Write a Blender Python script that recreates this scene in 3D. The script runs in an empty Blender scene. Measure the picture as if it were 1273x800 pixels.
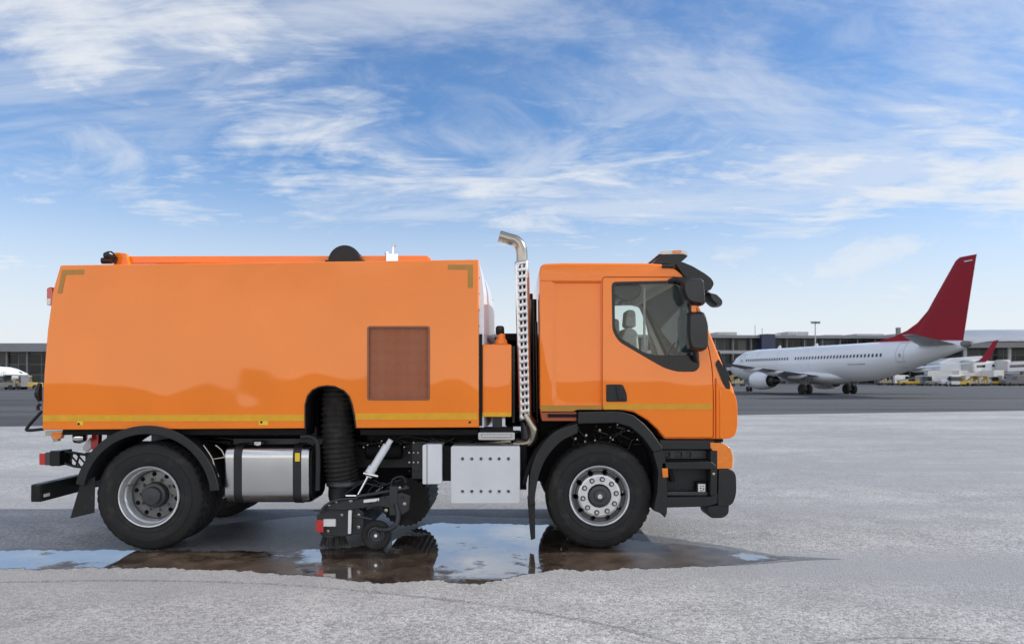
import bpy, bmesh, math, random
from mathutils import Vector, Matrix
random.seed(7)
PI = math.pi
R = math.radians
# ------------------------------------------------------------------ measures
CAMD, EYE, F, HX, HY = 7.4, 1.72, 932.4, 636.5, 469.0     # camera distance to the near flank, eye height, focal length
def W(px, py, Y=0.0):
    k = (CAMD + Y) / F
    return Vector(((px - HX) * k, Y, EYE - (py - HY) * k))
def X(px, Y=0.0): return (px - HX) * (CAMD + Y) / F
def Z(py, Y=0.0): return EYE - (py - HY) * (CAMD + Y) / F
scene = bpy.context.scene
COL = scene.collection
ORG = {}
# ------------------------------------------------------------------ object helpers
def tag(o, label, cat, group=None):
    o['label'] = label; o['category'] = cat
    if group: o['group'] = group
    return o
def thing(name, label, cat, loc=(0, 0, 0), rotz=0.0, group=None):
    o = bpy.data.objects.new(name, None); COL.objects.link(o)
    o.empty_display_size = 0.3
    o.location = loc; o.rotation_euler = (0, 0, rotz)
    ORG[o] = Vector(loc)
    return tag(o, label, cat, group)
def finish(me, angle=32):
    for p in me.polygons: p.use_smooth = True
    me.set_sharp_from_angle(angle=R(angle))
def mk(name, bm, mat, parent=None, bevel=0.0, origin=None, local=False, seg=2, angle=32, solid=0.0):
    """link bm as one mesh object; vertices are in world space unless local/origin is given"""
    bmesh.ops.remove_doubles(bm, verts=bm.verts, dist=1e-5)
    bmesh.ops.recalc_face_normals(bm, faces=bm.faces)
    me = bpy.data.meshes.new(name)
    porg = ORG.get(parent, Vector((0, 0, 0))) if parent else Vector((0, 0, 0))
    o = None
    if local:
        bm.to_mesh(me); o = bpy.data.objects.new(name, me)
        ORG[o] = Vector((0, 0, 0))
        if origin is not None: o.location = origin
    else:
        org = Vector(origin) if origin is not None else porg
        if origin is None:
            bmesh.ops.translate(bm, verts=bm.verts, vec=-porg)
        bm.to_mesh(me); o = bpy.data.objects.new(name, me)
        o.location = org - porg
        ORG[o] = org
    bm.free()
    finish(me, angle)
    mats = mat if isinstance(mat, (list, tuple)) else [mat]
    for m in mats: me.materials.append(m)
    COL.objects.link(o)
    if parent: o.parent = parent
    if solid:
        s = o.modifiers.new('Solidify', 'SOLIDIFY'); s.thickness = solid; s.offset = 0
    if bevel:
        b = o.modifiers.new('Bevel', 'BEVEL'); b.width = bevel; b.segments = seg
        b.limit_method = 'ANGLE'; b.angle_limit = R(30); b.harden_normals = True
    return o
def structure(name, bm, mat, bevel=0.0):
    o = mk(name, bm, mat, None, bevel); o['kind'] = 'structure'; return o
def cut(o, cutters):
    for bm in cutters:
        bmesh.ops.recalc_face_normals(bm, faces=bm.faces)
        me = bpy.data.meshes.new('cutter'); bm.to_mesh(me); bm.free()
        c = bpy.data.objects.new('cutter', me); COL.objects.link(c)
        bpy.context.view_layer.update()
        keep = [(m.name, m.width, m.segments) for m in o.modifiers if m.type == 'BEVEL']
        o.modifiers.clear()
        m = o.modifiers.new('b', 'BOOLEAN'); m.object = c; m.operation = 'DIFFERENCE'; m.solver = 'EXACT'
        bpy.context.view_layer.update()
        dg = bpy.context.evaluated_depsgraph_get()
        me2 = bpy.data.meshes.new_from_object(o.evaluated_get(dg))
        o.modifiers.clear()
        old = o.data; o.data = me2; me2.name = old.name
        bpy.data.objects.remove(c); bpy.data.meshes.remove(me); bpy.data.meshes.remove(old)
        finish(o.data)
        for n, w, s in keep:
            b = o.modifiers.new('Bevel', 'BEVEL'); b.width = w; b.segments = s
            b.limit_method = 'ANGLE'; b.angle_limit = R(30); b.harden_normals = True
    return o
def bake_bevel(o, width, seg=3, angle=30):
    b = o.modifiers.new('Bevel', 'BEVEL'); b.width = width; b.segments = seg
    b.limit_method = 'ANGLE'; b.angle_limit = R(angle)
    bpy.context.view_layer.update()
    dg = bpy.context.evaluated_depsgraph_get()
    me2 = bpy.data.meshes.new_from_object(o.evaluated_get(dg))
    o.modifiers.clear(); o.data = me2; finish(me2)
    return o
def copy_tree(o, parent=None):
    c = o.copy(); COL.objects.link(c)
    if parent: c.parent = parent
    ORG[c] = ORG.get(o, Vector((0, 0, 0)))
    for ch in list(o.children): copy_tree(ch, c)
    return c
# ------------------------------------------------------------------ mesh helpers
def BM(): return bmesh.new()
def prism(bm, pts, y0, y1):
    a = [bm.verts.new((x, y0, z)) for x, z in pts]
    b = [bm.verts.new((x, y1, z)) for x, z in pts]
    n = len(pts)
    bm.faces.new(a); bm.faces.new(b[::-1])
    for i in range(n):
        bm.faces.new((a[i], a[(i + 1) % n], b[(i + 1) % n], b[i]))
def ppx(bm, pts, y0, y1, yref=None):
    yr = y0 if yref is None else yref
    prism(bm, [(X(a, yr), Z(b, yr)) for a, b in pts], y0, y1)
def frus(bm, p0, y0, p1, y1):
    a = [bm.verts.new((x, y0, z)) for x, z in p0]
    b = [bm.verts.new((x, y1, z)) for x, z in p1]
    n = len(p0); bm.faces.new(a); bm.faces.new(b[::-1])
    for i in range(n): bm.faces.new((a[i], a[(i + 1) % n], b[(i + 1) % n], b[i]))
def box(bm, x0, x1, y0, y1, z0, z1):
    prism(bm, [(x0, z0), (x1, z0), (x1, z1), (x0, z1)], y0, y1)
def bpx(bm, x0, x1, py0, py1, y0, y1, yref=None):
    ppx(bm, [(x0, py0), (x1, py0), (x1, py1), (x0, py1)], y0, y1, yref)
def tube(bm, pts, r, seg=12, caps=True):
    pts = [Vector(p) for p in pts]; rs = r if isinstance(r, (list, tuple)) else [r] * len(pts)
    n = len(pts); rings = []; up = None
    for i in range(n):
        t = (pts[min(i + 1, n - 1)] - pts[max(i - 1, 0)]).normalized()
        if up is None:
            up = Vector((0, 0, 1)) if abs(t.z) < .9 else Vector((0, 1, 0))
        u = (up - t * up.dot(t)).normalized(); v = t.cross(u); up = u
        rings.append([bm.verts.new(pts[i] + (u * math.cos(2 * PI * k / seg) + v * math.sin(2 * PI * k / seg)) * rs[i]) for k in range(seg)])
    for i in range(n - 1):
        for k in range(seg):
            bm.faces.new((rings[i][k], rings[i][(k + 1) % seg], rings[i + 1][(k + 1) % seg], rings[i + 1][k]))
    if caps:
        bm.faces.new(rings[0][::-1]); bm.faces.new(rings[-1])
def loft(bm, rings, caps=True):
    rr = [[bm.verts.new(p) for p in ring] for ring in rings]
    n = len(rr[0])
    for i in range(len(rr) - 1):
        for k in range(n):
            bm.faces.new((rr[i][k], rr[i][(k + 1) % n], rr[i + 1][(k + 1) % n], rr[i + 1][k]))
    if caps:
        bm.faces.new(rr[0][::-1]); bm.faces.new(rr[-1])
def lathe(bm, prof, seg=64, axis='Y', c=(0, 0, 0), closed=False, rf=None):
    """prof: (radius, along); axis Y, Z or X"""
    rings = []
    for i, (r, a) in enumerate(prof):
        ring = []
        for k in range(seg):
            rr = rf(i, k, r) if rf else r
            co, si = rr * math.cos(2 * PI * k / seg), rr * math.sin(2 * PI * k / seg)
            if axis == 'Y': p = (c[0] + co, c[1] + a, c[2] + si)
            elif axis == 'Z': p = (c[0] + co, c[1] + si, c[2] + a)
            else: p = (c[0] + a, c[1] + co, c[2] + si)
            ring.append(bm.verts.new(p))
        rings.append(ring)
    m = len(rings)
    for i in range(m if closed else m - 1):
        A, B = rings[i], rings[(i + 1) % m]
        for k in range(seg):
            bm.faces.new((A[k], A[(k + 1) % seg], B[(k + 1) % seg], B[k]))
    if not closed:
        bm.faces.new(rings[0]); bm.faces.new(rings[-1][::-1])
def area(p): return sum(p[i][0] * p[(i + 1) % len(p)][1] - p[(i + 1) % len(p)][0] * p[i][1] for i in range(len(p))) / 2
def offset(p, d):
    """grow polygon outward by d"""
    s = 1 if area(p) > 0 else -1; n = len(p); out = []
    for i in range(n):
        a, b, c = Vector(p[i - 1]), Vector(p[i]), Vector(p[(i + 1) % n])
        e1, e2 = (b - a).normalized(), (c - b).normalized()
        n1, n2 = Vector((e1.y, -e1.x)) * s, Vector((e2.y, -e2.x)) * s
        m = n1 + n2
        if m.length < 1e-6: m = n1
        m = m.normalized(); q = max(.35, m.dot(n1))
        out.append(tuple(b + m * (d / q)))
    return out
def rnd(p, r, n=5):
    """round the corners of polygon p; r number or list"""
    out = []; m = len(p)
    for i in range(m):
        rr = r[i] if isinstance(r, (list, tuple)) else r
        a, b, c = Vector(p[i - 1]), Vector(p[i]), Vector(p[(i + 1) % m])
        if rr <= 0: out.append(tuple(b)); continue
        d1, d2 = (a - b), (c - b)
        t = min(rr, d1.length * .48, d2.length * .48)
        s, e = b + d1.normalized() * t, b + d2.normalized() * t
        for k in range(n + 1):
            u = k / n
            out.append(tuple(s * (1 - u) ** 2 + b * 2 * u * (1 - u) + e * u * u))
    return out
def spline(p, n=6):
    p = [Vector(q) for q in p]; out = []
    for i in range(len(p) - 1):
        p0, p1, p2, p3 = p[max(i - 1, 0)], p[i], p[i + 1], p[min(i + 2, len(p) - 1)]
        for k in range(n):
            t = k / n
            out.append(.5 * ((2 * p1) + (p2 - p0) * t + (2 * p0 - 5 * p1 + 4 * p2 - p3) * t * t + (3 * p1 - p0 - 3 * p2 + p3) * t ** 3))
    out.append(p[-1]); return out
# ------------------------------------------------------------------ materials
def mat(name, base, rough=.5, metal=0.0, coat=0.0, var=.12, vs=6.0, bump=0.0, bs=40.0, rv=.1, stretch=None,
        coat_rough=.03, ior=1.5, coat_ior=1.5, dirt=None, wav=0.0, spec=None, fleck=None):
    m = bpy.data.materials.new(name); m.use_nodes = True
    N, L = m.node_tree.nodes, m.node_tree.links
    b = N['Principled BSDF']
    b.inputs['Metallic'].default_value = metal; b.inputs['IOR'].default_value = ior
    b.inputs['Coat Weight'].default_value = coat; b.inputs['Coat IOR'].default_value = coat_ior; b.inputs['Coat Roughness'].default_value = coat_rough
    if spec is not None: b.inputs['Specular IOR Level'].default_value = spec
    tc = N.new('ShaderNodeTexCoord'); mp = N.new('ShaderNodeMapping')
    L.new(tc.outputs['Object'], mp.inputs['Vector'])
    if stretch: mp.inputs['Scale'].default_value = stretch
    nz = N.new('ShaderNodeTexNoise'); nz.inputs['Scale'].default_value = vs; nz.inputs['Detail'].default_value = 6
    L.new(mp.outputs[0], nz.inputs['Vector'])
    mr = N.new('ShaderNodeMapRange'); mr.inputs[1].default_value = .3; mr.inputs[2].default_value = .7
    mr.inputs[3].default_value = 1 - var; mr.inputs[4].default_value = 1 + var
    L.new(nz.outputs['Fac'], mr.inputs[0])
    mx = N.new('ShaderNodeMix'); mx.data_type = 'RGBA'; mx.blend_type = 'MULTIPLY'; mx.inputs[0].default_value = 1
    mx.inputs[6].default_value = (*base, 1); L.new(mr.outputs[0], mx.inputs[7])
    out = mx.outputs[2]
    if dirt:        # (colour, scale, threshold, softness)
        nd = N.new('ShaderNodeTexNoise'); nd.inputs['Scale'].default_value = dirt[1]; nd.inputs['Detail'].default_value = 9
        nd.inputs['Roughness'].default_value = .65
        L.new(mp.outputs[0], nd.inputs['Vector'])
        md = N.new('ShaderNodeMapRange'); md.inputs[1].default_value = dirt[2]; md.inputs[2].default_value = dirt[2] + dirt[3]
        md.inputs[4].default_value = .8
        L.new(nd.outputs['Fac'], md.inputs[0])
        m2 = N.new('ShaderNodeMix'); m2.data_type = 'RGBA'; L.new(md.outputs[0], m2.inputs[0])
        L.new(out, m2.inputs[6]); m2.inputs[7].default_value = (*dirt[0], 1); out = m2.outputs[2]
    L.new(out, b.inputs['Base Color'])
    rr = N.new('ShaderNodeMapRange'); rr.inputs[1].default_value = .3; rr.inputs[2].default_value = .7
    rr.inputs[3].default_value = max(0, rough - rv * rough * 2); rr.inputs[4].default_value = min(1, rough + rv * rough * 2)
    L.new(nz.outputs['Fac'], rr.inputs[0]); L.new(rr.outputs[0], b.inputs['Roughness'])
    nrm = None
    if bump:
        nb = N.new('ShaderNodeTexNoise'); nb.inputs['Scale'].default_value = bs; nb.inputs['Detail'].default_value = 4
        L.new(mp.outputs[0], nb.inputs['Vector'])
        bp = N.new('ShaderNodeBump'); bp.inputs['Strength'].default_value = bump; bp.inputs['Distance'].default_value = .01
        L.new(nb.outputs['Fac'], bp.inputs['Height']); nrm = bp
    if wav:         # slow oil-canning of sheet metal
        w1 = N.new('ShaderNodeTexNoise'); w1.inputs['Scale'].default_value = .75; w1.inputs['Detail'].default_value = 2
        L.new(mp.outputs[0], w1.inputs['Vector'])
        bw = N.new('ShaderNodeBump'); bw.inputs['Strength'].default_value = 1; bw.inputs['Distance'].default_value = wav
        L.new(w1.outputs['Fac'], bw.inputs['Height'])
        if nrm: L.new(nrm.outputs[0], bw.inputs['Normal'])
        nrm = bw
    if nrm:
        L.new(nrm.outputs[0], b.inputs['Normal']); L.new(nrm.outputs[0], b.inputs['Coat Normal'])
    return m
M = {}
M['orange'] = mat('orange_paint', (.93, .225, .012), .32, 0, 1.0, .04, 1.5, wav=.020, ior=1.5, coat_rough=.03, coat_ior=1.52, spec=.0)
M['cab_orange'] = mat('cab_orange_paint', (.93, .215, .012), .3, .0, 1.0, .03, 1.5, wav=.006, coat_rough=.02, coat_ior=1.52, spec=.0)
M['stripe'] = mat('reflective_yellow_tape', (.74, .37, .0), .4, 0, .1, .1, 9)
M['cab_stripe'] = mat('muted_yellow_tape', (.66, .30, .004), .4, 0, .1, .1, 9)
M['marking'] = mat('dull_yellow_tape', (.42, .20, .015), .4, 0, .2, .08, 9)
M['white'] = mat('white_paint', (.72, .74, .76), .35, 0, .5, .05, 3)
M['plastic'] = mat('grey_black_plastic', (.016, .0165, .0175), .46, 0, 0, .25, 8, bump=.12, bs=300, spec=.35)
M['mirror'] = mat('smooth_black_housing', (.012, .0125, .014), .33, 0, 0, .1, 6, spec=.5)
M['black'] = mat('black_gloss', (.008, .0085, .010), .25, 0, .12, .1, 5, spec=.3)
M['rubber'] = mat('tyre_rubber', (.021, .021, .021), .62, 0, 0, .25, 9, bump=.15, bs=90, dirt=((.075, .07, .062), 6, .54, .3), spec=.25)
M['hose'] = mat('black_ribbed_hose', (.03, .028, .026), .42, 0, .1, .2, 10, dirt=((.09, .078, .06), 9, .52, .3))
M['chassis'] = mat('chassis_dark_paint', (.019, .021, .025), .5, 0, .1, .3, 5, dirt=((.07, .06, .05), 6, .6, .25))
M['dark'] = mat('underbody_black', (.008, .008, .009), .7, 0, 0, .3, 6, spec=.2)
M['alu'] = mat('brushed_aluminium', (.50, .51, .52), .22, 1, 0, .015, 4, rv=.03)
M['silver'] = mat('silver_painted_steel', (.66, .68, .70), .42, .1, .2, .05, 4)
M['rim'] = mat('silver_wheel_paint', (.66, .67, .67), .34, .6, .2, .10, 9, dirt=((.16, .14, .12), 10, .57, .2))
M['rimdark'] = mat('grey_wheel_disc', (.17, .17, .17), .42, .5, .1, .15, 9, dirt=((.10, .085, .07), 10, .55, .2))
M['rimwhite'] = mat('pale_wheel_ring', (.70, .71, .71), .38, .2, .2, .08, 9)
M['steel'] = mat('polished_steel', (.40, .36, .30), .26, 1, 0, .15, 8)
M['guard'] = mat('bright_steel_sheet', (.66, .66, .66), .30, .92, 0, .08, 6)
M['chrome'] = mat('chrome', (.75, .75, .75), .08, 1, 0, .05, 8)
M['hub'] = mat('hub_grey', (.05, .052, .055), .4, .3, 0, .2, 12)
M['red'] = mat('red_lens', (.55, .02, .012), .15, 0, 1, .08, 20)
M['amber'] = mat('amber_lens', (.85, .22, .006), .15, 0, 1, .08, 20)
M['lens'] = mat('clear_lens', (.70, .66, .56), .12, 0, 1, .08, 20)
M['seat'] = mat('grey_seat_cloth', (.50, .50, .49), .9, 0, 0, .15, 30)
M['trim'] = mat('pale_cab_lining', (.42, .42, .41), .8, 0, 0, .06, 8)
M['sticker'] = mat('white_sticker', (.75, .75, .72), .5, 0, 0, .05, 20)
M['yellow'] = mat('yellow_sticker', (.85, .58, .02), .45, 0, .2, .05, 20)
M['plane_white'] = mat('aircraft_white', (.74, .76, .79), .32, 0, .4, .03, .3)
M['plane_grey'] = mat('aircraft_grey', (.33, .35, .38), .4, .1, .1, .1, .4)
M['plane_red'] = mat('aircraft_red', (.28, .004, .014), .5, 0, .0, .1, .5, spec=.3)
M['pane_dark'] = mat('dark_pane', (.02, .025, .03), .12, 0, .3, .1, 2)
M['bld_pale'] = mat('pale_concrete', (.40, .41, .41), .8, 0, 0, .12, .4)
M['bld_roof'] = mat('grey_roof_metal', (.22, .23, .245), .6, .1, 0, .12, .3)
M['bld_white'] = mat('white_cladding', (.66, .68, .70), .6, 0, 0, .06, .2)
M['bld_blue'] = mat('navy_cladding', (.014, .024, .07), .5, 0, .1, .1, .4)
M['far_hill'] = mat('hill_ground', (.10, .13, .13), .95, 0, 0, .25, .01)
M['veh_yellow'] = mat('vehicle_yellow', (.62, .40, .05), .4, 0, .4, .1, 2)
M['veh_white'] = mat('vehicle_white', (.66, .66, .65), .4, 0, .4, .08, 2)
M['veh_blue'] = mat('vehicle_blue', (.05, .08, .20), .4, 0, .4, .08, 2)
M['veh_grey'] = mat('vehicle_grey', (.15, .15, .155), .5, 0, .2, .1, 2)
M['canvas'] = mat('beige_canvas', (.50, .44, .30), .8, 0, 0, .1, 3)

def facade(name, sx, sz, glass_a, glass_b, frame, fx=.05, fz=.06):
    """glazing with bays in X and rows in Z of object space: frames, panes that differ from one another"""
    m = bpy.data.materials.new(name); m.use_nodes = True
    N, L = m.node_tree.nodes, m.node_tree.links; b = N['Principled BSDF']
    tc = N.new('ShaderNodeTexCoord'); sp = N.new('ShaderNodeSeparateXYZ'); L.new(tc.outputs['Object'], sp.inputs[0])
    def math_(op, a, c):
        n = N.new('ShaderNodeMath'); n.operation = op
        for i, v in enumerate((a, c)):
            if isinstance(v, (int, float)): n.inputs[i].default_value = v
            else: L.new(v, n.inputs[i])
        return n.outputs[0]
    u = math_('DIVIDE', sp.outputs[0], sx); w = math_('DIVIDE', sp.outputs[2], sz)
    fu, fw = math_('FRACT', u, 0), math_('FRACT', w, 0)
    fr = math_('MAXIMUM', math_('LESS_THAN', fu, fx), math_('LESS_THAN', fw, fz))
    cb = N.new('ShaderNodeCombineXYZ'); L.new(math_('FLOOR', u, 0), cb.inputs[0]); L.new(math_('FLOOR', w, 0), cb.inputs[1])
    wn = N.new('ShaderNodeTexWhiteNoise'); wn.noise_dimensions = '2D'; L.new(cb.outputs[0], wn.inputs['Vector'])
    mx = N.new('ShaderNodeMix'); mx.data_type = 'RGBA'; mx.inputs[6].default_value = (*glass_a, 1); mx.inputs[7].default_value = (*glass_b, 1)
    pw = math_('POWER', wn.outputs['Value'], 2.5); L.new(pw, mx.inputs[0])
    m2 = N.new('ShaderNodeMix'); m2.data_type = 'RGBA'; L.new(fr, m2.inputs[0]); L.new(mx.outputs[2], m2.inputs[6]); m2.inputs[7].default_value = (*frame, 1)
    L.new(m2.outputs[2], b.inputs['Base Color'])
    b.inputs['Specular IOR Level'].default_value = .18
    rr = math_('MULTIPLY_ADD', fr, .4); N[-1].inputs[2].default_value = .15
    L.new(rr, b.inputs['Roughness'])
    return m
def glass_mat(name, tint, alpha_mix):
    m = bpy.data.materials.new(name); m.use_nodes = True
    N, L = m.node_tree.nodes, m.node_tree.links
    for n in list(N): N.remove(n)
    o = N.new('ShaderNodeOutputMaterial'); t = N.new('ShaderNodeBsdfTransparent'); t.inputs[0].default_value = (*tint, 1)
    g = N.new('ShaderNodeBsdfGlossy'); g.inputs['Roughness'].default_value = .01
    f = N.new('ShaderNodeFresnel'); f.inputs['IOR'].default_value = 1.33
    a = N.new('ShaderNodeMath'); a.operation = 'MULTIPLY_ADD'; a.inputs[1].default_value = 1.0; a.inputs[2].default_value = alpha_mix
    L.new(f.outputs[0], a.inputs[0])
    mx = N.new('ShaderNodeMixShader'); L.new(a.outputs[0], mx.inputs[0]); L.new(t.outputs[0], mx.inputs[1]); L.new(g.outputs[0], mx.inputs[2])
    L.new(mx.outputs[0], o.inputs[0])
    return m
M['glass'] = glass_mat('cab_glass', (.92, .95, .93), .0)

def grille_mat():
    m = bpy.data.materials.new('perforated_rust_brown_sheet'); m.use_nodes = True
    N, L = m.node_tree.nodes, m.node_tree.links; b = N['Principled BSDF']
    tc = N.new('ShaderNodeTexCoord'); mp = N.new('ShaderNodeMapping'); mp.inputs['Rotation'].default_value = (0, R(45), 0)
    L.new(tc.outputs['Object'], mp.inputs[0])
    sp = N.new('ShaderNodeSeparateXYZ'); L.new(mp.outputs[0], sp.inputs[0])
    def mt(op, a, c=0.0, d=None):
        n = N.new('ShaderNodeMath'); n.operation = op
        for i, v in enumerate((a, c, d)):
            if v is None: continue
            if isinstance(v, (int, float)): n.inputs[i].default_value = v
            else: L.new(v, n.inputs[i])
        return n.outputs[0]
    P = .0155
    def cell(o):
        q = mt('FRACT', mt('DIVIDE', o, P)); return mt('POWER', mt('ABSOLUTE', mt('SUBTRACT', q, .5)), 2)
    d = mt('SQRT', mt('ADD', cell(sp.outputs[0]), cell(sp.outputs[2])))
    hole = mt('LESS_THAN', d, .33)
    nz = N.new('ShaderNodeTexNoise'); nz.inputs['Scale'].default_value = 5; nz.inputs['Detail'].default_value = 6
    L.new(tc.outputs['Object'], nz.inputs[0])
    cr = N.new('ShaderNodeMix'); cr.data_type = 'RGBA'; cr.inputs[6].default_value = (.50, .15, .07, 1); cr.inputs[7].default_value = (.55, .23, .13, 1)
    L.new(nz.outputs[0], cr.inputs[0])
    m2 = N.new('ShaderNodeMix'); m2.data_type = 'RGBA'; L.new(hole, m2.inputs[0]); L.new(cr.outputs[2], m2.inputs[6]); m2.inputs[7].default_value = (.035, .018, .014, 1)
    L.new(m2.outputs[2], b.inputs['Base Color']); b.inputs['Roughness'].default_value = .5; b.inputs['Specular IOR Level'].default_value = .15
    bp = N.new('ShaderNodeBump'); bp.inputs['Distance'].default_value = .004; bp.invert = True; L.new(hole, bp.inputs['Height']); L.new(bp.outputs[0], b.inputs['Normal'])
    return m
M['grille'] = grille_mat()

def ground_mat(name, ca, cb, speck, scale=1.0, streak=None, bumpd=.006, rough=.85, wet=None):
    m = bpy.data.materials.new(name); m.use_nodes = True
    N, L = m.node_tree.nodes, m.node_tree.links; b = N['Principled BSDF']
    tc = N.new('ShaderNodeTexCoord')
    def noise(s, d=6, r=.6, vec=None, dist=0):
        n = N.new('ShaderNodeTexNoise'); n.inputs['Scale'].default_value = s; n.inputs['Detail'].default_value = d; n.inputs['Roughness'].default_value = r
        n.inputs['Distortion'].default_value = dist
        L.new(vec or tc.outputs['Object'], n.inputs['Vector']); return n.outputs['Fac']
    def mr(v, a, c, lo, hi):
        n = N.new('ShaderNodeMapRange'); n.inputs[1].default_value = a; n.inputs[2].default_value = c; n.inputs[3].default_value = lo; n.inputs[4].default_value = hi
        L.new(v, n.inputs[0]); return n.outputs[0]
    def mix(f, a, c, mode='MIX'):
        n = N.new('ShaderNodeMix'); n.data_type = 'RGBA'; n.blend_type = mode
        if isinstance(f, (int, float)): n.inputs[0].default_value = f
        else: L.new(f, n.inputs[0])
        for i, v in ((6, a), (7, c)):
            if isinstance(v, tuple): n.inputs[i].default_value = (*v, 1)
            else: L.new(v, n.inputs[i])
        return n.outputs[2]
    big = noise(.22 * scale, 7, .6); mid = noise(1.7 * scale, 6, .65)
    base = mix(mr(big, .35, .65, 0, 1), ca, cb)
    base = mix(1.0, base, mr(mid, .3, .7, .82, 1.14), 'MULTIPLY')
    # aggregate: stones of a centimetre or so, each with its own tone, and dark pits
    vo = N.new('ShaderNodeTexVoronoi'); vo.inputs['Scale'].default_value = 48 * scale; L.new(tc.outputs['Object'], vo.inputs['Vector'])
    sv = N.new('ShaderNodeSeparateColor'); L.new(vo.outputs['Color'], sv.inputs[0])
    base = mix(1.0, base, mr(sv.outputs[0], 0, 1, 1 - speck, 1 + speck * .7), 'MULTIPLY')
    pit = noise(70 * scale, 4, .75)
    base = mix(mr(pit, .58, .68, 0, .85), base, (ca[0] * .35, ca[1] * .35, ca[2] * .36))
    if streak:
        mp = N.new('ShaderNodeMapping'); mp.inputs['Scale'].default_value = streak[0]; mp.inputs['Rotation'].default_value = (0, 0, streak[2])
        L.new(tc.outputs['Object'], mp.inputs[0])
        base = mix(mr(noise(1, 5, .6, mp.outputs[0]), .42, .62, 0, .85), base, streak[1])
    L.new(base, b.inputs['Base Color'])
    b.inputs['Roughness'].default_value = rough
    h = N.new('ShaderNodeMath'); h.operation = 'MULTIPLY_ADD'; h.inputs[1].default_value = -.8
    L.new(mr(pit, .45, .75, 0, 1), h.inputs[0]); L.new(mr(vo.outputs['Distance'], 0, .6, 1, 0), h.inputs[2])
    bp = N.new('ShaderNodeBump'); bp.inputs['Strength'].default_value = .8; bp.inputs['Distance'].default_value = bumpd
    L.new(h.outputs[0], bp.inputs['Height']); L.new(bp.outputs[0], b.inputs['Normal'])
    return m
M['concrete'] = ground_mat('pale_rough_apron', (.33, .332, .335), (.435, .433, .428), .40, 1.0, ((.05, .5, 1), (.29, .295, .305), R(-16)))
M['asphalt'] = ground_mat('dark_taxiway_asphalt', (.036, .038, .042), (.055, .057, .061), .25, .5, ((.012, .16, 1), (.092, .094, .098), R(-16)))

def puddle_mat():
    m = bpy.data.materials.new('muddy_water_film'); m.use_nodes = True
    N, L = m.node_tree.nodes, m.node_tree.links; b = N['Principled BSDF']
    tc = N.new('ShaderNodeTexCoord')
    n1 = N.new('ShaderNodeTexNoise'); n1.inputs['Scale'].default_value = 3.2; n1.inputs['Detail'].default_value = 8; n1.inputs['Roughness'].default_value = .65
    L.new(tc.outputs['Object'], n1.inputs[0])
    mx = N.new('ShaderNodeMix'); mx.data_type = 'RGBA'; mx.inputs[6].default_value = (.040, .028, .020, 1); mx.inputs[7].default_value = (.11, .08, .06, 1)
    mr = N.new('ShaderNodeMapRange'); mr.inputs[1].default_value = .4; mr.inputs[2].default_value = .7; L.new(n1.outputs[0], mr.inputs[0]); L.new(mr.outputs[0], mx.inputs[0])
    L.new(mx.outputs[2], b.inputs['Base Color'])
    n2 = N.new('ShaderNodeTexNoise'); n2.inputs['Scale'].default_value = 2.1; n2.inputs['Detail'].default_value = 9; n2.inputs['Roughness'].default_value = .7
    L.new(tc.outputs['Object'], n2.inputs[0])
    sx = N.new('ShaderNodeSeparateXYZ'); L.new(tc.outputs['Object'], sx.inputs[0])
    def ss(v, p, q, lo, hi):
        n = N.new('ShaderNodeMapRange'); n.interpolation_type = 'SMOOTHSTEP'
        for i, w in enumerate((p, q, lo, hi)): n.inputs[i + 1].default_value = w
        L.new(v, n.inputs[0]); return n.outputs[0]
    def mm(op, p, q):
        n = N.new('ShaderNodeMath'); n.operation = op
        for i, w in enumerate((p, q)):
            if isinstance(w, (int, float)): n.inputs[i].default_value = w
            else: L.new(w, n.inputs[i])
        return n.outputs[0]
    shallow = mm('MAXIMUM', mm('MULTIPLY', ss(sx.outputs[0], .35, .8, 0, .30), ss(sx.outputs[0], 1.75, 2.3, 1, .55)), mm('MULTIPLY', ss(sx.outputs[0], -3.75, -3.3, 0, 1), ss(sx.outputs[0], -2.2, -1.7, .16, 0)))
    shallow = mm('ADD', shallow, ss(sx.outputs[1], -.50, -.25, .07, 0))
    r2 = N.new('ShaderNodeMath'); r2.operation = 'ADD'
    L.new(ss(mm('ADD', n2.outputs[0], shallow), .55, .68, .02, .34), r2.inputs[0]); r2.inputs[1].default_value = 0
    L.new(r2.outputs[0], b.inputs['Roughness']); L.new(r2.outputs[0], b.inputs['Coat Roughness'])
    b.inputs['Coat IOR'].default_value = 1.6
    L.new(ss(r2.outputs[0], .04, .24, 1, .03), b.inputs['Coat Weight']); L.new(ss(r2.outputs[0], .04, .24, .5, .12), b.inputs['Specular IOR Level'])
    b.inputs['IOR'].default_value = 2.0
    n3 = N.new('ShaderNodeTexNoise'); n3.inputs['Scale'].default_value = 90; n3.inputs['Detail'].default_value = 3; L.new(tc.outputs['Object'], n3.inputs[0])
    mb = N.new('ShaderNodeMath'); mb.operation = 'MULTIPLY'; L.new(n3.outputs[0], mb.inputs[0]); L.new(r2.outputs[0], mb.inputs[1])
    n4 = N.new('ShaderNodeTexNoise'); n4.inputs['Scale'].default_value = 5; n4.inputs['Detail'].default_value = 2; L.new(tc.outputs['Object'], n4.inputs[0])
    ad = N.new('ShaderNodeMath'); ad.operation = 'MULTIPLY_ADD'; ad.inputs[1].default_value = .35; L.new(n4.outputs[0], ad.inputs[0]); L.new(mb.outputs[0], ad.inputs[2])
    bp = N.new('ShaderNodeBump'); bp.inputs['Strength'].default_value = .5; bp.inputs['Distance'].default_value = .006
    L.new(ad.outputs[0], bp.inputs['Height']); L.new(bp.outputs[0], b.inputs['Normal'])
    return m
M['puddle'] = puddle_mat()
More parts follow.
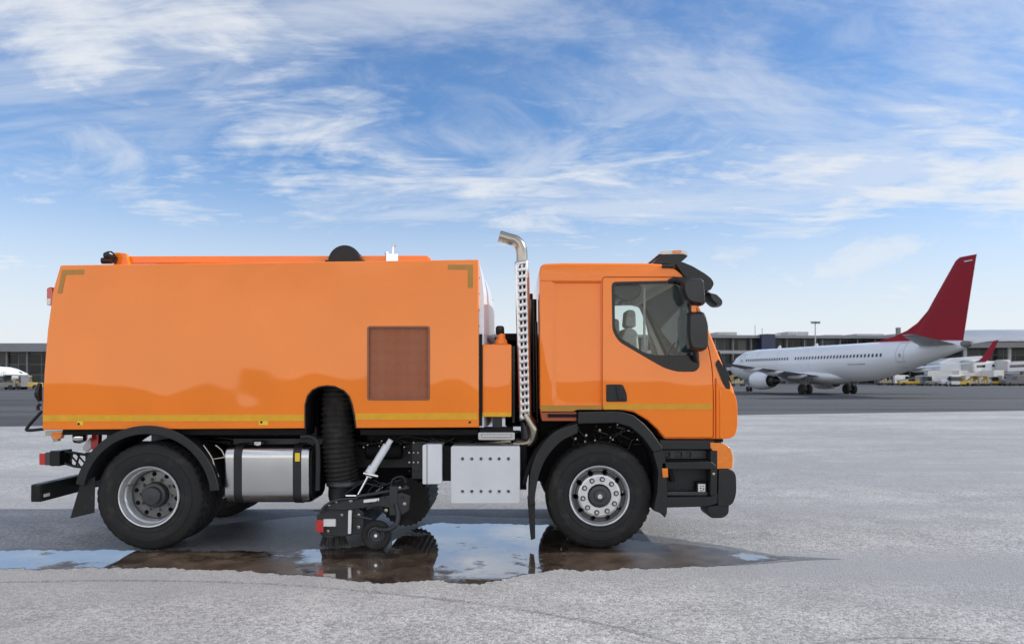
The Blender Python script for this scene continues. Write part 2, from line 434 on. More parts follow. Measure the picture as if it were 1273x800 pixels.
M['damp'] = ground_mat('damp_apron', (.15, .148, .15), (.20, .196, .194), .30, 1.0, None, .004, .42)
M['tyremark'] = ground_mat('faint_tyre_mark', (.24, .242, .247), (.31, .31, .312), .40)

# ------------------------------------------------------------------ SETTING: ground, taxiway, puddle
bm = BM(); S = 3000
v = [bm.verts.new(p) for p in ((-S, -400, 0), (S, -400, 0), (S, 4000, 0), (-S, 4000, 0))]; bm.faces.new(v)
structure('apron', bm, M['concrete'])
def Yedge(x): return 31.4 + .285 * x - CAMD
bm = BM()
v = [bm.verts.new(p) for p in ((-60, Yedge(-60), .004), (80, Yedge(80), .004), (2500, Yedge(80) + 200, .004), (2500, 3900, .004), (-2500, 3900, .004), (-2500, Yedge(-60) - 3, .004))]; bm.faces.new(v)
structure('taxiway', bm, M['asphalt'])
def gpt(px, py, z=0.0):
    d = F * (EYE - z) / (py - HY); return ((px - HX) * d / F, d - CAMD)
def ragged(pts, amp, n=10):
    out = []
    for i in range(len(pts)):
        a, b = Vector(pts[i]), Vector(pts[(i + 1) % len(pts)])
        nn = max(2, int((b - a).length / .022))
        nr = Vector((-(b - a).y, (b - a).x)).normalized() if (b - a).length > 0 else Vector((0, 0))
        for k in range(nn):
            p = a.lerp(b, k / nn)
            s = math.sin(p.x * 9 + p.y * 7) * .5 + math.sin(p.x * 23 - p.y * 17 + 1) * .35 + math.sin(p.x * 51 + p.y * 43) * .25 + random.uniform(-.55, .55)
            out.append(p + nr * amp * s * max(.08, min(1, 1 - (p.x - 1.5) / .9)))
    return out
def sheet(name, pts, z, m):
    bm = BM(); bm.faces.new([bm.verts.new((p[0], p[1], z)) for p in pts])
    bmesh.ops.triangulate(bm, faces=bm.faces)
    return structure(name, bm, m)
pud = [(-40, 684), (60, 684), (150, 684), (250, 684.5), (340, 685), (410, 682), (470, 677), (505, 666), (520, 654), (545, 650), (600, 651), (680, 652), (705, 661), (740, 670), (790, 672), (850, 676), (905, 684), (945, 690),
       (985, 694), (925, 700), (880, 704), (830, 705), (760, 708), (690, 708), (650, 714), (625, 722), (585, 725), (545, 721), (490, 724), (440, 723), (390, 715), (320, 711), (250, 707), (150, 705), (60, 707), (-40, 707)]
sheet('puddle', ragged([gpt(*p) for p in pud], .042), .0035, M['puddle'])
damp = [(-60, 682), (100, 681), (230, 655), (330, 646), (420, 638), (560, 640), (690, 645), (800, 664), (900, 678), (965, 690), (1050, 694.6), (1000, 696), (940, 701), (840, 705), (700, 706), (655, 712), (600, 721), (500, 720), (430, 720), (330, 709), (160, 703), (-60, 708)]
sheet('damp_ground', ragged([gpt(*p) for p in damp], .03), .0018, M['damp'])
def ribbon(name, pxs, w, m, z=.0012):
    p = spline([Vector((*gpt(*q), 0)) for q in pxs], 8); bm = BM(); prev = None
    for i, q in enumerate(p):
        t = (p[min(i + 1, len(p) - 1)] - p[max(i - 1, 0)]).normalized(); n = Vector((-t.y, t.x, 0))
        ww = w * (.6 + .4 * math.sin(i * 1.7) * math.sin(i * .37))
        a, b = bm.verts.new((q.x + n.x * ww, q.y + n.y * ww, z)), bm.verts.new((q.x - n.x * ww, q.y - n.y * ww, z))
        if prev: bm.faces.new((prev[0], a, b, prev[1]))
        prev = (a, b)
    return structure(name, bm, m)
ribbon('tyre_mark', [(-30, 724), (150, 721), (330, 725), (480, 737), (620, 753), (760, 778), (860, 805), (900, 820)], .035, M['tyremark'])
ribbon('expansion_joint', [(900, 569), (1040, 562), (1170, 557), (1400, 549)], .03, M['damp'])
ribbon('expansion_joint', [(880, 548), (1000, 544), (1300, 531)], .03, M['tyremark'])
ribbon('expansion_joint', [(-200, 552), (20, 545), (60, 543)], .03, M['tyremark'])
ribbon('tyre_mark', [(1010, 800), (1100, 792), (1200, 796), (1300, 806)], .02, M['tyremark'])

# ------------------------------------------------------------------ THE ROAD SWEEPER
T = thing('road_sweeper_truck', 'orange road sweeper truck with tall steel exhaust, standing in a muddy puddle on the apron', 'truck', (X(480), 1.22, 0))
DEP = 2.44
# ---- hopper
hop = [(52.5, 534), (53, 505), (55, 460), (59, 410), (66, 360), (75, 329.5), (595, 322.5), (595.5, 531)]
bm = BM(); ppx(bm, hop, 0, DEP)
hopper = mk('hopper', bm, M['orange'], T, .010)
arch = [(379, 540), (379, 503), (382, 492), (388, 484.5), (396, 480.5), (406, 479), (417, 480), (427, 484.5), (434, 492), (438, 503), (441, 518), (443, 540)]
c1 = BM(); ppx(c1, arch, -.2, .85, 0)
gr = [(457.5, 406), (533.5, 406), (533.5, 496.5), (457.5, 496.5)]
c2 = BM(); ppx(c2, rnd(gr, 2.5), -.2, .035, 0)
cut(hopper, [c1, c2])
bm = BM()       # dark liner of the hose recess
ai = offset(arch, -.6)[1:-1]
ai = [(379.8, 533.5)] + ai + [(442, 532.5)]
prev = None
for p in ai:
    a, b = bm.verts.new((X(p[0]), -.002, Z(p[1]))), bm.verts.new((X(p[0]), .84, Z(p[1])))
    if prev: bm.faces.new((prev[0], a, b, prev[1]))
    prev = (a, b)
bpx(bm, 375, 447, 476, 600, .838, .846, 0)
mk('hose_recess', bm, M['dark'], T)
bm = BM()       # rubber edge of the recess
pts = [W(a, b, -.002) for a, b in [(379.5, 533)] + ai[1:-1] + [(442.3, 532)]]
tube(bm, pts, .007, 8)
mk('edge_seal', bm, M['plastic'], hopper)
bm = BM(); ppx(bm, rnd(offset(gr, -1.2), 2), .024, .031, 0)
mk('vent_grille', bm, M['grille'], hopper)
bm = BM()
for q in (gr,):
    o = offset(rnd(q, 2.5), 1.0); i = offset(rnd(q, 2.5), -1.2)
    oo = [(X(a), Z(b)) for a, b in o]; ii = [(X(a), Z(b)) for a, b in i]; n = len(oo)
    A = [bm.verts.new((x, -.004, z)) for x, z in oo]; B = [bm.verts.new((x, -.004, z)) for x, z in ii]; C2 = [bm.verts.new((x, .03, z)) for x, z in ii]
    D2 = [bm.verts.new((x, .002, z)) for x, z in oo]
    for k in range(n):
        j = (k + 1) % n
        bm.faces.new((A[k], A[j], B[j], B[k])); bm.faces.new((B[k], B[j], C2[j], C2[k])); bm.faces.new((D2[k], D2[j], A[j], A[k]))
mk('grille_frame', bm, mat('brown_frame', (.25, .085, .04), .45, 0, .2), hopper)
for x0, x1, ya, yb in ((53.5, 378, 515.5, 523.5), (442, 594, 513.5, 521.5)):
    bm = BM(); ppx(bm, [(x0, ya), (x1, ya - .6), (x1, yb - .6), (x0, yb)], -.003, .002, 0)
    mk('reflective_stripe', bm, M['stripe'], hopper)
bm = BM(); ppx(bm, [(557, 329), (588, 329), (588, 357.5), (581.5, 357.5), (581.5, 335), (557, 335)], -.003, .002, 0)
mk('corner_marking', bm, M['marking'], hopper)
bm = BM(); ppx(bm, [(77.5, 335.3), (105, 335), (105, 341), (82, 341.3), (77.5, 364.7), (71.7, 364.7)], -.003, .002, 0)
mk('corner_marking', bm, M['marking'], hopper)
for px, py in ((325, 524.5), (98, 526.5), (584, 524.5)):
    bm = BM(); c = W(px, py, 0)
    lathe(bm, [(.012, -.004), (.012, .001), (.003, .002)], 16, 'Y', c)
    mk('lock_hole', bm, M['black'], hopper)
for x0, x1 in ((322, 333), (96, 103)):
    bm = BM(); bpx(bm, x0, x1, 522, 528, -.0015, .001, 0); mk('yellow_plate', bm, M['yellow'], hopper)
# bolts along the front edge
for py in (345, 365, 385, 405, 440, 470, 500):
    bm = BM(); lathe(bm, [(.007, -.004), (.007, .002)], 8, 'X', (X(595.4) + .003, .03, Z(py))); mk('edge_bolt', bm, M['steel'], hopper)
bm = BM(); ppx(bm, [(140, 327), (140, 320), (149, 318.3), (531, 317.5), (536, 322), (536, 327)], .34, 2.1, .34)
mk('roof_hatch', bm, M['orange'], T, .008)
bm = BM(); ppx(bm, [(141, 329), (139, 314.5), (146, 313.5), (157, 315), (160, 329)], .28, .33, .28)
mk('hatch_bracket', bm, M['orange'], T, .004)
bm = BM(); tube(bm, [W(127, 324, .2), W(139, 324, .2)], .032, 14); lathe(bm, [(.005, -.045), (.03, -.04), (.045, 0), (.045, .03), (.02, .05)], 16, 'X', W(135, 317.5, .2)); tube(bm, [W(139, 315, .2), W(144, 321, .26), W(142, 327, .26)], .02, 10)
mk('rear_camera', bm, M['black'], T)
bm = BM(); c = W(428, 325, .25)
pr = [(.16 * math.cos(a), .16 * math.sin(a)) for a in [PI * k / 28 for k in range(29)]]
prism(bm, [(c.x + a, c.z + b) for a, b in pr], .25, 1.0)
prism(bm, [(c.x + a * 1.06, c.z + b * 1.06) for a, b in pr], .262, .29)
bpx(bm, 404, 452, 323, 327, .24, 1.0)
mk('roof_vent', bm, M['plastic'], T, .004)
bm = BM(); bpx(bm, 480, 495, 315, 325, .26, .36); tube(bm, [W(488, 316, .3), W(488.5, 306, .3), W(492, 304, .3)], .017, 10); tube(bm, [W(482, 318, .28), W(480, 313, .28)], .02, 10)
mk('roof_valve', bm, M['chrome'], T, .004)
# white front wall of the hopper, bulged forward
rings = []
for k in range(13):
    t = k / 12; yy = .03 + (DEP - .06) * t
    ring = []
    bul = .05 + .075 * math.sin(PI * t) ** .6
    z0, z1 = Z(531), Z(324)
    for j in range(13):
        s = j / 12; z = z0 + (z1 - z0) * s
        ring.append((X(595) + bul * (1 - max(0, (s - .72) / .28) ** 2.2) + .001, yy, z))
    ring += [(X(595) - .02, yy, z1), (X(595) - .02, yy, z0)]
    rings.append(ring)
bm = BM(); loft(bm, rings); mk('front_wall', bm, M['white'], T)
for a_, b_, yy in ((611, 372, 1.6), (609, 388, 1.2)):
    bm = BM(); tube(bm, [W(a_, b_, yy), W(a_, 428, yy)], .018, 8); mk('drain_pipe', bm, M['hub'], T)
# rear: marker lamp, latches, tubes, lights
bm = BM(); ppx(bm, rnd([(58, 358), (64, 356), (66, 366), (64, 380), (58, 379)], 2), .05, .14, .05); mk('marker_lamp', bm, M['red'], hopper, .004)
bm = BM(); ppx(bm, rnd([(59, 371), (63.5, 371), (63, 379), (59, 378)], 1), .045, .06, .05); mk('marker_lens', bm, M['lens'], hopper)
bm = BM()
tube(bm, [W(50, 476, .06), W(47.5, 484, .06), W(47.5, 492, .06), W(50, 499, .06)], [.02, .035, .035, .02], 10)
tube(bm, [W(50, 502, .06), W(47, 505, .06), W(48, 510, .06)], .018, 8)
mk('door_latch', bm, M['black'], T)
bm = BM(); tube(bm, spline([W(52, 511, .04), W(40, 524, .04), W(33, 533, .04), W(37, 534.5, .04), W(54, 533, .04)], 4), .016, 8)
mk('grab_rail', bm, M['black'], T)
bm = BM(); bpx(bm, 56, 78, 535.5, 541, .1, .2); ppx(bm, [(63, 541), (72, 541), (72, 548), (66, 549)], .11, .16); mk('lamp_bracket', bm, M['steel'], T, .003)
bm = BM(); ppx(bm, rnd([(64, 536.5), (77, 537), (75, 545), (66, 546)], 2), .07, .13); mk('amber_lamp', bm, M['amber'], T, .003)
bm = BM(); lathe(bm, [(.01, -.07), (.06, -.05), (.066, .0), (.045, .05), (.02, .06)], 20, 'X', W(100, 543, .25)); mk('work_lamp', bm, M['chrome'], T)
bm = BM(); ppx(bm, rnd([(114, 537), (123, 537), (122, 555), (117, 561), (112, 556)], 3), .35, .42); mk('gas_canister', bm, M['red'], T, .006)
bm = BM(); ppx(bm, rnd([(102, 556), (112, 543), (114, 556), (106, 562)], 2), .4, .44); mk('white_bracket', bm, M['white'], T)
bm = BM(); bpx(bm, 62, 74, 560, 579, .12, .34); mk('tail_lamp_housing', bm, M['black'], T, .006)
bm = BM(); bpx(bm, 48.5, 56, 563, 577.5, .12, .32); mk('tail_lamp', bm, M['red'], T, .006)
bm = BM(); bpx(bm, 56, 62, 562, 578, .115, .33); mk('tail_lamp_rim', bm, M['hub'], T, .004)
bm = BM()
tube(bm, [W(73, 565, .2), W(82, 561, .22), W(114, 566, .3)], .014, 8); tube(bm, [W(73, 573, .2), W(92, 579, .22), W(114, 582, .3)], .014, 8)
for a, b in ((80, 90), (90, 86), (86, 99), (99, 95), (95, 108)): tube(bm, [W(a, 563.5, .24), W(b, 578, .24)], .010, 6)
bpx(bm, 106, 122, 562, 584, .28, .34)
mk('lamp_carrier', bm, M['black'], T)
bm = BM(); bx0 = X(37.5); box(bm, bx0, bx0 + .095, .02, 2.42, Z(624), Z(602)); mk('underrun_bar', bm, M['plastic'], T, .008)
bm = BM(); box(bm, bx0 + .002, bx0 + .092, .004, .022, Z(623.5), Z(602.5)); mk('bar_end_cap', bm, M['black'], T, .008)
bm = BM(); box(bm, bx0 + .09, bx0 + .0965, .06, .16, Z(619), Z(615)); mk('bar_label', bm, M['sticker'], T)
for yy in (.7, 1.7):
    bm = BM(); box(bm, bx0 + .05, X(140), yy, yy + .06, Z(616), Z(603)); box(bm, X(85), X(95), yy + .001, yy + .059, Z(603), Z(545)); mk('bar_support', bm, M['chassis'], T)
# ---- wheels
def tyre_bm(ribs):
    w = .30
    half = [(.288, .052), (.300, .030), (.318, .016), (.345, .009), (.348, .005), (.356, .005), (.359, .008), (.392, .0), (.425, .001), (.428, -.003), (.436, -.003), (.439, .003), (.470, .010), (.497, .020), (.515, .030), (.527, .042), (.533, .056), (.5345, .072)]
    tread = []
    for g in (.095, .125, .155):
        pass
    mid = [(.536, .086), (.522, .089), (.522, .098), (.5375, .101), (.538, .124), (.523, .127), (.523, .136), (.5385, .139)]
    prof = half + mid + [(r, w - y) for r, y in mid[::-1]] + [(r, w - y) for r, y in half[::-1]]
    nh = len(half); npf = len(prof); seg = 168
    def rf(i, k, r):
        if nh - 3 <= i <= nh or npf - nh - 1 <= i <= npf - nh + 2:
            if k % 4 == 0: return r - .011
        elif nh < i < npf - nh and r > .53 and ribs and (k + (2 if i > npf // 2 else 0)) % 4 == 0: return r - .009
        return r
    bm = BM(); lathe(bm, prof, seg, 'Y', closed=True, rf=rf)
    return bm
def rim_front():
    p = [(.302, .018), (.304, .010), (.296, .004), (.286, .010), (.278, .032), (.268, .060), (.258, .082), (.245, .078), (.228, .046), (.214, .026), (.200, .020), (.150, .020), (.118, .022), (.112, .05), (.112, .20), (.24, .20), (.29, .18), (.292, .06)]
    bm = BM(); lathe(bm, p, 80, 'Y', closed=True); return bm
def rim_rear():
    p = [(.302, .030), (.305, .012), (.298, .002), (.288, .006), (.280, .030), (.272, .050), (.270, .072), (.258, .082), (.252, .10), (.248, .135), (.246, .165), (.232, .185), (.20, .180), (.13, .176), (.125, .30), (.25, .30), (.292, .25), (.294, .06)]
    bm = BM(); lathe(bm, p, 80, 'Y', closed=True); return bm
def holes(n, r, rad, y0, y1, ph=0.0):
    out = []
    for k in range(n):
        a = 2 * PI * k / n + ph; bm = BM()
        lathe(bm, [(rad, y0), (rad, y1)], 14, 'Y', (r * math.cos(a), 0, r * math.sin(a))); out.append(bm)
    allb = BM()
    for b in out:
        me = bpy.data.meshes.new('t'); b.to_mesh(me); b.free(); allb.from_mesh(me); bpy.data.meshes.remove(me)
    return allb
def wheel(kind, px, Y, py=None, rot=0.0, name='wheel', flip=False):
    zc = .537
    org = Vector((X(px, Y), Y, zc))
    rim = mk(name, rim_front() if kind == 'front' else rim_rear(), M['rim'], T)
    # rim vertices were made round the origin: move the object to the hub
    me = rim.data
    for v in me.vertices: v.co += T.location
    rim.location = org - T.location; ORG[rim] = org
    bpy.context.view_layer.update()
    if kind == 'front':
        c = holes(10, .235, .027, .0, .4, .16)
    else:
        c = holes(10, .208, .024, .10, .45, .1)
    bmesh.ops.translate(c, verts=c.verts, vec=org)
    cut(rim, [c])
    rim.data.materials.clear(); rim.data.materials.append(M['rim']); rim.data.materials.append(M['rimdark'])
    for p in rim.data.polygons:
        q = p.center; rd = math.hypot(q.x, q.z)
        p.material_index = 1 if ((kind == 'front' and .19 < rd < .272 and q.y > .024) or (kind != 'front' and rd < .242 and q.y > .12) or q.y > .19) else 0
    ty = mk('tyre', tyre_bm(True), M['rubber'], rim, local=True)
    bm = BM()
    if kind == 'front':
        lathe(bm, [(.108, .06), (.108, .002), (.100, -.008), (.085, -.012), (.06, -.010), (.055, -.020), (.03, -.026), (.004, -.027)], 40, 'Y')
    else:
        lathe(bm, [(.125, .20), (.125, .120), (.118, .108), (.092, .102), (.088, .070), (.080, .062), (.02, .058), (.004, .058)], 40, 'Y')
    mk('hub_cap', bm, M['hub'], rim, local=True)
    if kind == 'front':
        bm = BM(); lathe(bm, [(.198, .0245), (.196, .0165), (.122, .0165), (.120, .0245)], 64, 'Y', closed=True)
        mk('nut_ring', bm, M['rimwhite'], rim, local=True)
        bm = BM(); lathe(bm, [(.025, -.026), (.022, -.034), (.002, -.035)], 20, 'Y'); mk('hub_badge', bm, M['rim'], rim, local=True)
    bm = BM(); lathe(bm, [(.10, .215), (.26, .215), (.26, .28)] if kind == 'front' else [(.13, .31), (.24, .31), (.24, .33)], 30, 'Y'); mk('brake_drum', bm, M['dark'], rim, local=True)
    nr, n, y0 = (.168, 10, .017) if kind == 'front' else (.158, 10, .178)
    first = None
    for k in range(n):
        a = 2 * PI * k / n + .25
        if first is None:
            bm = BM(); lathe(bm, [(.0265, 0), (.0265, -.004), (.024, -.005)], 20, 'Y'); lathe(bm, [(.0165, -.003), (.0165, -.022), (.012, -.028)], 6, 'Y'); lathe(bm, [(.009, -.02), (.009, -.04), (.006, -.042)], 10, 'Y')
            first = mk('wheel_nut', bm, [M['hub'], M['rim']] if kind == 'front' else [M['rimdark'], M['rimdark']], rim, local=True); o = first
            for p in first.data.polygons: p.material_index = 1 if math.hypot(p.center.x, p.center.z) < .0162 and p.center.y < -.006 else 0
        else:
            o = first.copy(); COL.objects.link(o); o.parent = rim
        o.location = (nr * math.cos(a), y0, nr * math.sin(a))
    if kind == 'rear':
        bm = BM(); tube(bm, [(-.255, .05, .03), (-.23, .12, .04), (-.21, .165, .05)], .006, 6); mk('valve', bm, M['steel'], rim, local=True)
    rim.rotation_euler = (0, rot, PI if flip else 0)
    if flip: rim.location.y += 0
    return rim
fw = wheel('front', 745.5, .09, rot=.1, name='front_wheel')
rw = wheel('rear', 184, .03, rot=.3, name='rear_wheel')
def wheel_copy(src, name, Y, flip, px=None):
    c = copy_tree(src, T); c.name = name
    c.location.y = Y - T.location.y
    if flip: c.rotation_euler = (0, 0.4, PI)
    return c
wheel_copy(rw, 'rear_wheel', .37 + .30, True)           # inner twin, dish turned inwards
wheel_copy(rw, 'rear_wheel', DEP - .67, False)
wheel_copy(rw, 'rear_wheel', DEP - .03, True)
wheel_copy(fw, 'front_wheel', DEP - .09, True)
bm = BM()
xr, xf = X(184, .03), X(745.5, .09)
tube(bm, [(xr, .35, .537), (xr, 2.1, .537)], .09, 16); lathe(bm, [(.1, -.25), (.24, -.15), (.27, 0), (.24, .15), (.1, .25)], 24, 'Y', (xr, 1.22, .537))
mk('rear_axle', bm, M['chassis'], T)
bm = BM(); tube(bm, [(xf, .4, .50), (xf, .6, .42), (xf, 1.8, .42), (xf, 2.05, .50)], .06, 12); mk('front_axle', bm, M['chassis'], T)
# ---- rear mudguard
def arcband(bm, cx, cy, ro, ri, a0, a1, y0, y1, n=32, yref=None):
    o = [(cx + ro * math.cos(R(a0 + (a1 - a0) * k / n)), cy - ro * math.sin(R(a0 + (a1 - a0) * k / n))) for k in range(n + 1)]
    i = [(cx + ri * math.cos(R(a0 + (a1 - a0) * k / n)), cy - ri * math.sin(R(a0 + (a1 - a0) * k / n))) for k in range(n + 1)]
    ppx(bm, o + i[::-1], y0, y1, yref)
bm = BM(); arcband(bm, 184, 618, 87, 80, 8, 168, -.012, .68, 36, 0); arcband(bm, 184, 618, 89.5, 79, 6, 169, -.03, .005, 36, 0)
mk('mudguard', bm, M['plastic'], T, .006)
bm = BM(); ppx(bm, [(100, 600), (118, 592), (117, 637), (87, 644)], .03, .042, .03)
fl = mk('mud_flap', bm, M['rubber'], T, .003)
bm = BM(); arcband(bm, 184, 618, 87, 80, 10, 168, 1.77, 2.45, 30, 0); mk('mudguard', bm, M['plastic'], T, .006)
bm = BM(); tube(bm, spline([W(253, 553, .1), W(263, 568, .1), W(267, 580, .1), W(272, 592, .1)], 4), .010, 8); tube(bm, spline([W(268, 553, .14), W(276, 560, .14), W(280, 570, .14)], 4), .010, 8); tube(bm, [W(256, 572, .1), W(280, 568, .12)], .008, 8)
mk('mudguard_stay', bm, M['steel'], T)
# ---- chassis and underbody
bm = BM()
for y0 in (.72, 1.64):
    box(bm, X(95), X(885), y0, y0 + .08, Z(592) - .0, Z(556))
for px in (130, 250, 330, 470, 580, 690, 800): box(bm, X(px), X(px) + .08, .801, 1.639, Z(588), Z(562))
mk('chassis_frame', bm, M['chassis'], T, .006)
bm = BM(); box(bm, X(72), X(378), .08, DEP - .08, Z(541), Z(534) - .002); box(bm, X(378), X(446), .62, DEP - .08, Z(541), Z(534) - .002); box(bm, X(446), X(594), .08, DEP - .08, Z(541), Z(534) - .002)
box(bm, X(215), X(384), .55, .70, Z(556), Z(541) - .002)
box(bm, X(445), X(590), .5, .66, Z(553), Z(541) - .002)
mk('subframe', bm, M['dark'], T)
bm = BM()
box(bm, X(300), X(520), .95, 1.5, Z(618), Z(552)); box(bm, X(520), X(650), .90, 1.55, Z(600), Z(548)); tube(bm, [(X(350), 1.2, .62), (xr, 1.22, .56)], .06, 12)
box(bm, X(660), X(880), .7, 1.7, Z(600), Z(512))
tube(bm, [W(455, 560, .5), W(500, 560, .5)], .09, 18); tube(bm, [W(410, 612, 1.0), W(520, 612, 1.0)], .10, 16)
mk('drivetrain', bm, M['dark'], T, .02)
random.seed(3)
def hose_part(pts, r):
    b = BM(); tube(b, pts, r, 6); mk('hydraulic_hose', b, M['black'], T)
for k in range(26):
    x0 = random.uniform(440, 560); y0 = random.uniform(540, 556); d = random.uniform(.35, .68)
    pts = [W(x0, y0, d), W(x0 + random.uniform(8, 25), y0 + random.uniform(-4, 10), d), W(x0 + random.uniform(25, 60), y0 + random.uniform(-4, 8), d)]
    hose_part(spline(pts, 4), random.choice((.006, .009, .013)))
for k in range(14):
    x0 = random.uniform(225, 370); y0 = random.uniform(540, 550); d = random.uniform(.3, .6)
    hose_part(spline([W(x0, y0, d), W(x0 + 25, y0 + random.uniform(-3, 6), d), W(x0 + 60, y0 + random.uniform(-3, 4), d)], 4), random.choice((.006, .009)))
for k in range(22):
    x0 = random.uniform(690, 800); y0 = random.uniform(526, 552); d = random.uniform(.15, .6)
    hose_part(spline([W(x0, y0, d), W(x0 + random.uniform(-14, 14), y0 + random.uniform(-6, 8), d), W(x0 + random.uniform(-24, 24), y0 + random.uniform(2, 14), d)], 4), random.choice((.007, .010)))
random.seed(5)
for k in range(16):
    bm = BM(); c = W(random.uniform(700, 795), random.uniform(526, 548), random.uniform(.12, .35)); lathe(bm, [(.014, 0), (.014, -.02), (.008, -.026)], 8, random.choice('XYZ'), c); mk('pipe_fitting', bm, M['steel'], T)
for k in range(10):
    bm = BM(); c = W(random.uniform(450, 520), random.uniform(542, 556), random.uniform(.3, .45)); lathe(bm, [(.012, 0), (.012, -.02), (.008, -.026)], 8, random.choice('XYZ'), c); mk('pipe_fitting', bm, M['steel'], T)
bm = BM()       # leaf springs
for y0 in (.62, 1.74):
    for j in range(3):
        tube(bm, spline([(xr - .75 + j * .12, y0, .80 - j * .025), (xr, y0, .66 - j * .025), (xr + .75 - j * .12, y0, .80 - j * .025)], 6), .018, 6)
        tube(bm, spline([(xf - .75 + j * .12, y0, .72 - j * .025), (xf, y0, .58 - j * .025), (xf + .75 - j * .12, y0, .72 - j * .025)], 6), .018, 6)
mk('leaf_spring', bm, M['chassis'], T)
bm = BM(); box(bm, X(505), X(524), .42, .44, Z(602), Z(553)); 
for px in (509, 514.5, 520):
    for py in (561, 573, 585): lathe(bm, [(.010, 0), (.010, -.012), (.006, -.016)], 8, 'Y', W(px, py, .42))
mk('bolt_plate', bm, [M['chassis']], T, .002)
for px in (509, 514.5, 520):
    for py in (562, 574):
        bm = BM(); lathe(bm, [(.009, -.012), (.009, -.020), (.004, -.022)], 8, 'Y', W(px, py, .42)); mk('plate_bolt', bm, M['white'], T)
# ---- fuel tank
TY0, TY1 = .06, .70
def tank_ring(x, sh=0.0):
    z0, z1 = Z(626, .06) + sh, Z(553, .06) - sh
    p = rnd([(TY0 + sh, z0), (TY1 - sh, z0), (TY1 - sh, z1), (TY0 + sh, z1)], .13, 9)
    return [(x, a, b) for a, b in p]
xa, xb = X(278, .06), X(385, .06)
bm = BM(); loft(bm, [tank_ring(xa, .025), tank_ring(xa + .012, .006), tank_ring(xa + .03, 0), tank_ring(xb - .03, 0), tank_ring(xb - .012, .006), tank_ring(xb, .025)])
tank = mk('fuel_tank', bm, M['alu'], T)
for p0, p1 in ((290.5, 300.5), (364, 374.5)):
    bm = BM(); loft(bm, [tank_ring(X(p0, .06), -.006), tank_ring(X(p1, .06), -.006)]); mk('tank_strap', bm, M['plastic'], tank, .003)
bm = BM(); loft(bm, [tank_ring(xb - .001, .03), tank_ring(xb + .008, .035)]); mk('tank_end', bm, M['plastic'], tank)
bm = BM(); bpx(bm, 367, 373, 562.5, 573, TY0 - .0085, TY0 - .005, .06)
o = mk('warning_label', bm, M['yellow'], tank)
bm = BM(); lathe(bm, [(.055, 0), (.055, .035), (.045, .045), (.004, .047)], 24, 'Z', (X(314, .06), .22, Z(553, .06) - .01)); mk('filler_cap', bm, M['chrome'], tank)
bm = BM(); tube(bm, spline([W(374, 543, .05), W(384, 542.5, .05), W(391, 545.5, .05), W(395, 553, .05), W(395.5, 580, .05), W(395, 609, .05)], 6), .024, 12)
mk('breather_pipe', bm, M['plastic'], T)
bm = BM(); box(bm, X(276), X(400), .3, .6, Z(555), Z(548)); mk('tank_bracket', bm, M['chassis'], T)
# ---- suction hose
p0 = spline([W(420, 470, .30), W(419.5, 500, .28), W(420, 540, .26), W(423, 575, .26), W(427, 601, .28)], 24)
rad = []; n = len(p0)
for i in range(n):
    rad.append(.158 + .013 * math.sin(i * 2 * PI / 4.0))
bm = BM(); tube(bm, p0, rad, 32); mk('suction_hose', bm, M['hose'], T, angle=60)
bm = BM(); lathe(bm, [(.165, .012), (.172, 0), (.172, -.03), (.165, -.04)], 32, 'Z', W(427, 598, .28)); mk('hose_clamp', bm, M['hub'], T)
bm = BM(); lathe(bm, [(.13, .04), (.125, -.05), (.115, -.17), (.13, -.20)], 28, 'Z', W(424, 602, .30)); mk('hose_cuff', bm, M['plastic'], T)
bm = BM(); tube(bm, [W(390, 500, .45), W(392, 560, .45)], .05, 10); mk('lift_post', bm, M['plastic'], T)
# ---- suction head and sweeping gear
bm = BM()
ppx(bm, [(393, 641), (404, 632), (420, 626), (442, 628), (452, 636), (452, 662), (424, 667), (398, 664)], .10, 1.9)
ppx(bm, [(400, 633), (412, 625), (424, 620.5), (470, 618), (500, 612), (510, 616), (508, 634), (500, 640), (492, 632), (470, 629), (428, 634)], .06, .10)
mk('suction_head', bm, M['chassis'], T, .008)
bm = BM(); tube(bm, spline([W(398, 637, .04), W(405, 628, .04), W(420, 621, .04), W(445, 619, .04)], 5), .016, 8); tube(bm, [W(390, 634, .04), W(402, 634, .04)], .007, 6); tube(bm, [W(443, 617, .04), W(508, 606, .1)], .018, 8)
bpx(bm, 484, 494, 604, 640, .05, .09); tube(bm, spline([W(468, 657, .02), W(482, 658, .02), W(492, 652, .03), W(495, 640, .05), W(492, 626, .06)], 5), .024, 10)
for px, py in ((470, 622), (478, 618), (460, 625), (500, 618), (489, 627)): lathe(bm, [(.012, 0), (.012, -.03), (.008, -.034)], 8, 'Y', W(px, py, .06))
tube(bm, spline([W(505, 600, .15), W(500, 592, .2), W(488, 596, .2), W(485, 610, .12)], 5), .012, 8)
mk('lifting_arm', bm, M['chassis'], T, .003)
random.seed(21)
for px, py, yy, r_ in ((401, 633, .05, .011), (409, 627, .05, .011), (418, 623, .05, .012), (436, 622, .05, .013), (446, 640, .09, .012), (446, 655, .09, .012), (425, 640, .09, .010), (408, 660, .09, .010), (480, 634, .05, .012), (503, 626, .05, .012), (497, 606, .05, .010)):
    bm = BM(); lathe(bm, [(r_ * 1.5, .0), (r_ * 1.5, -.004), (r_, -.005), (r_, -.018), (r_ * .6, -.022)], 8, 'Y', W(px, py, yy)); mk('head_bolt', bm, M['steel'], T)
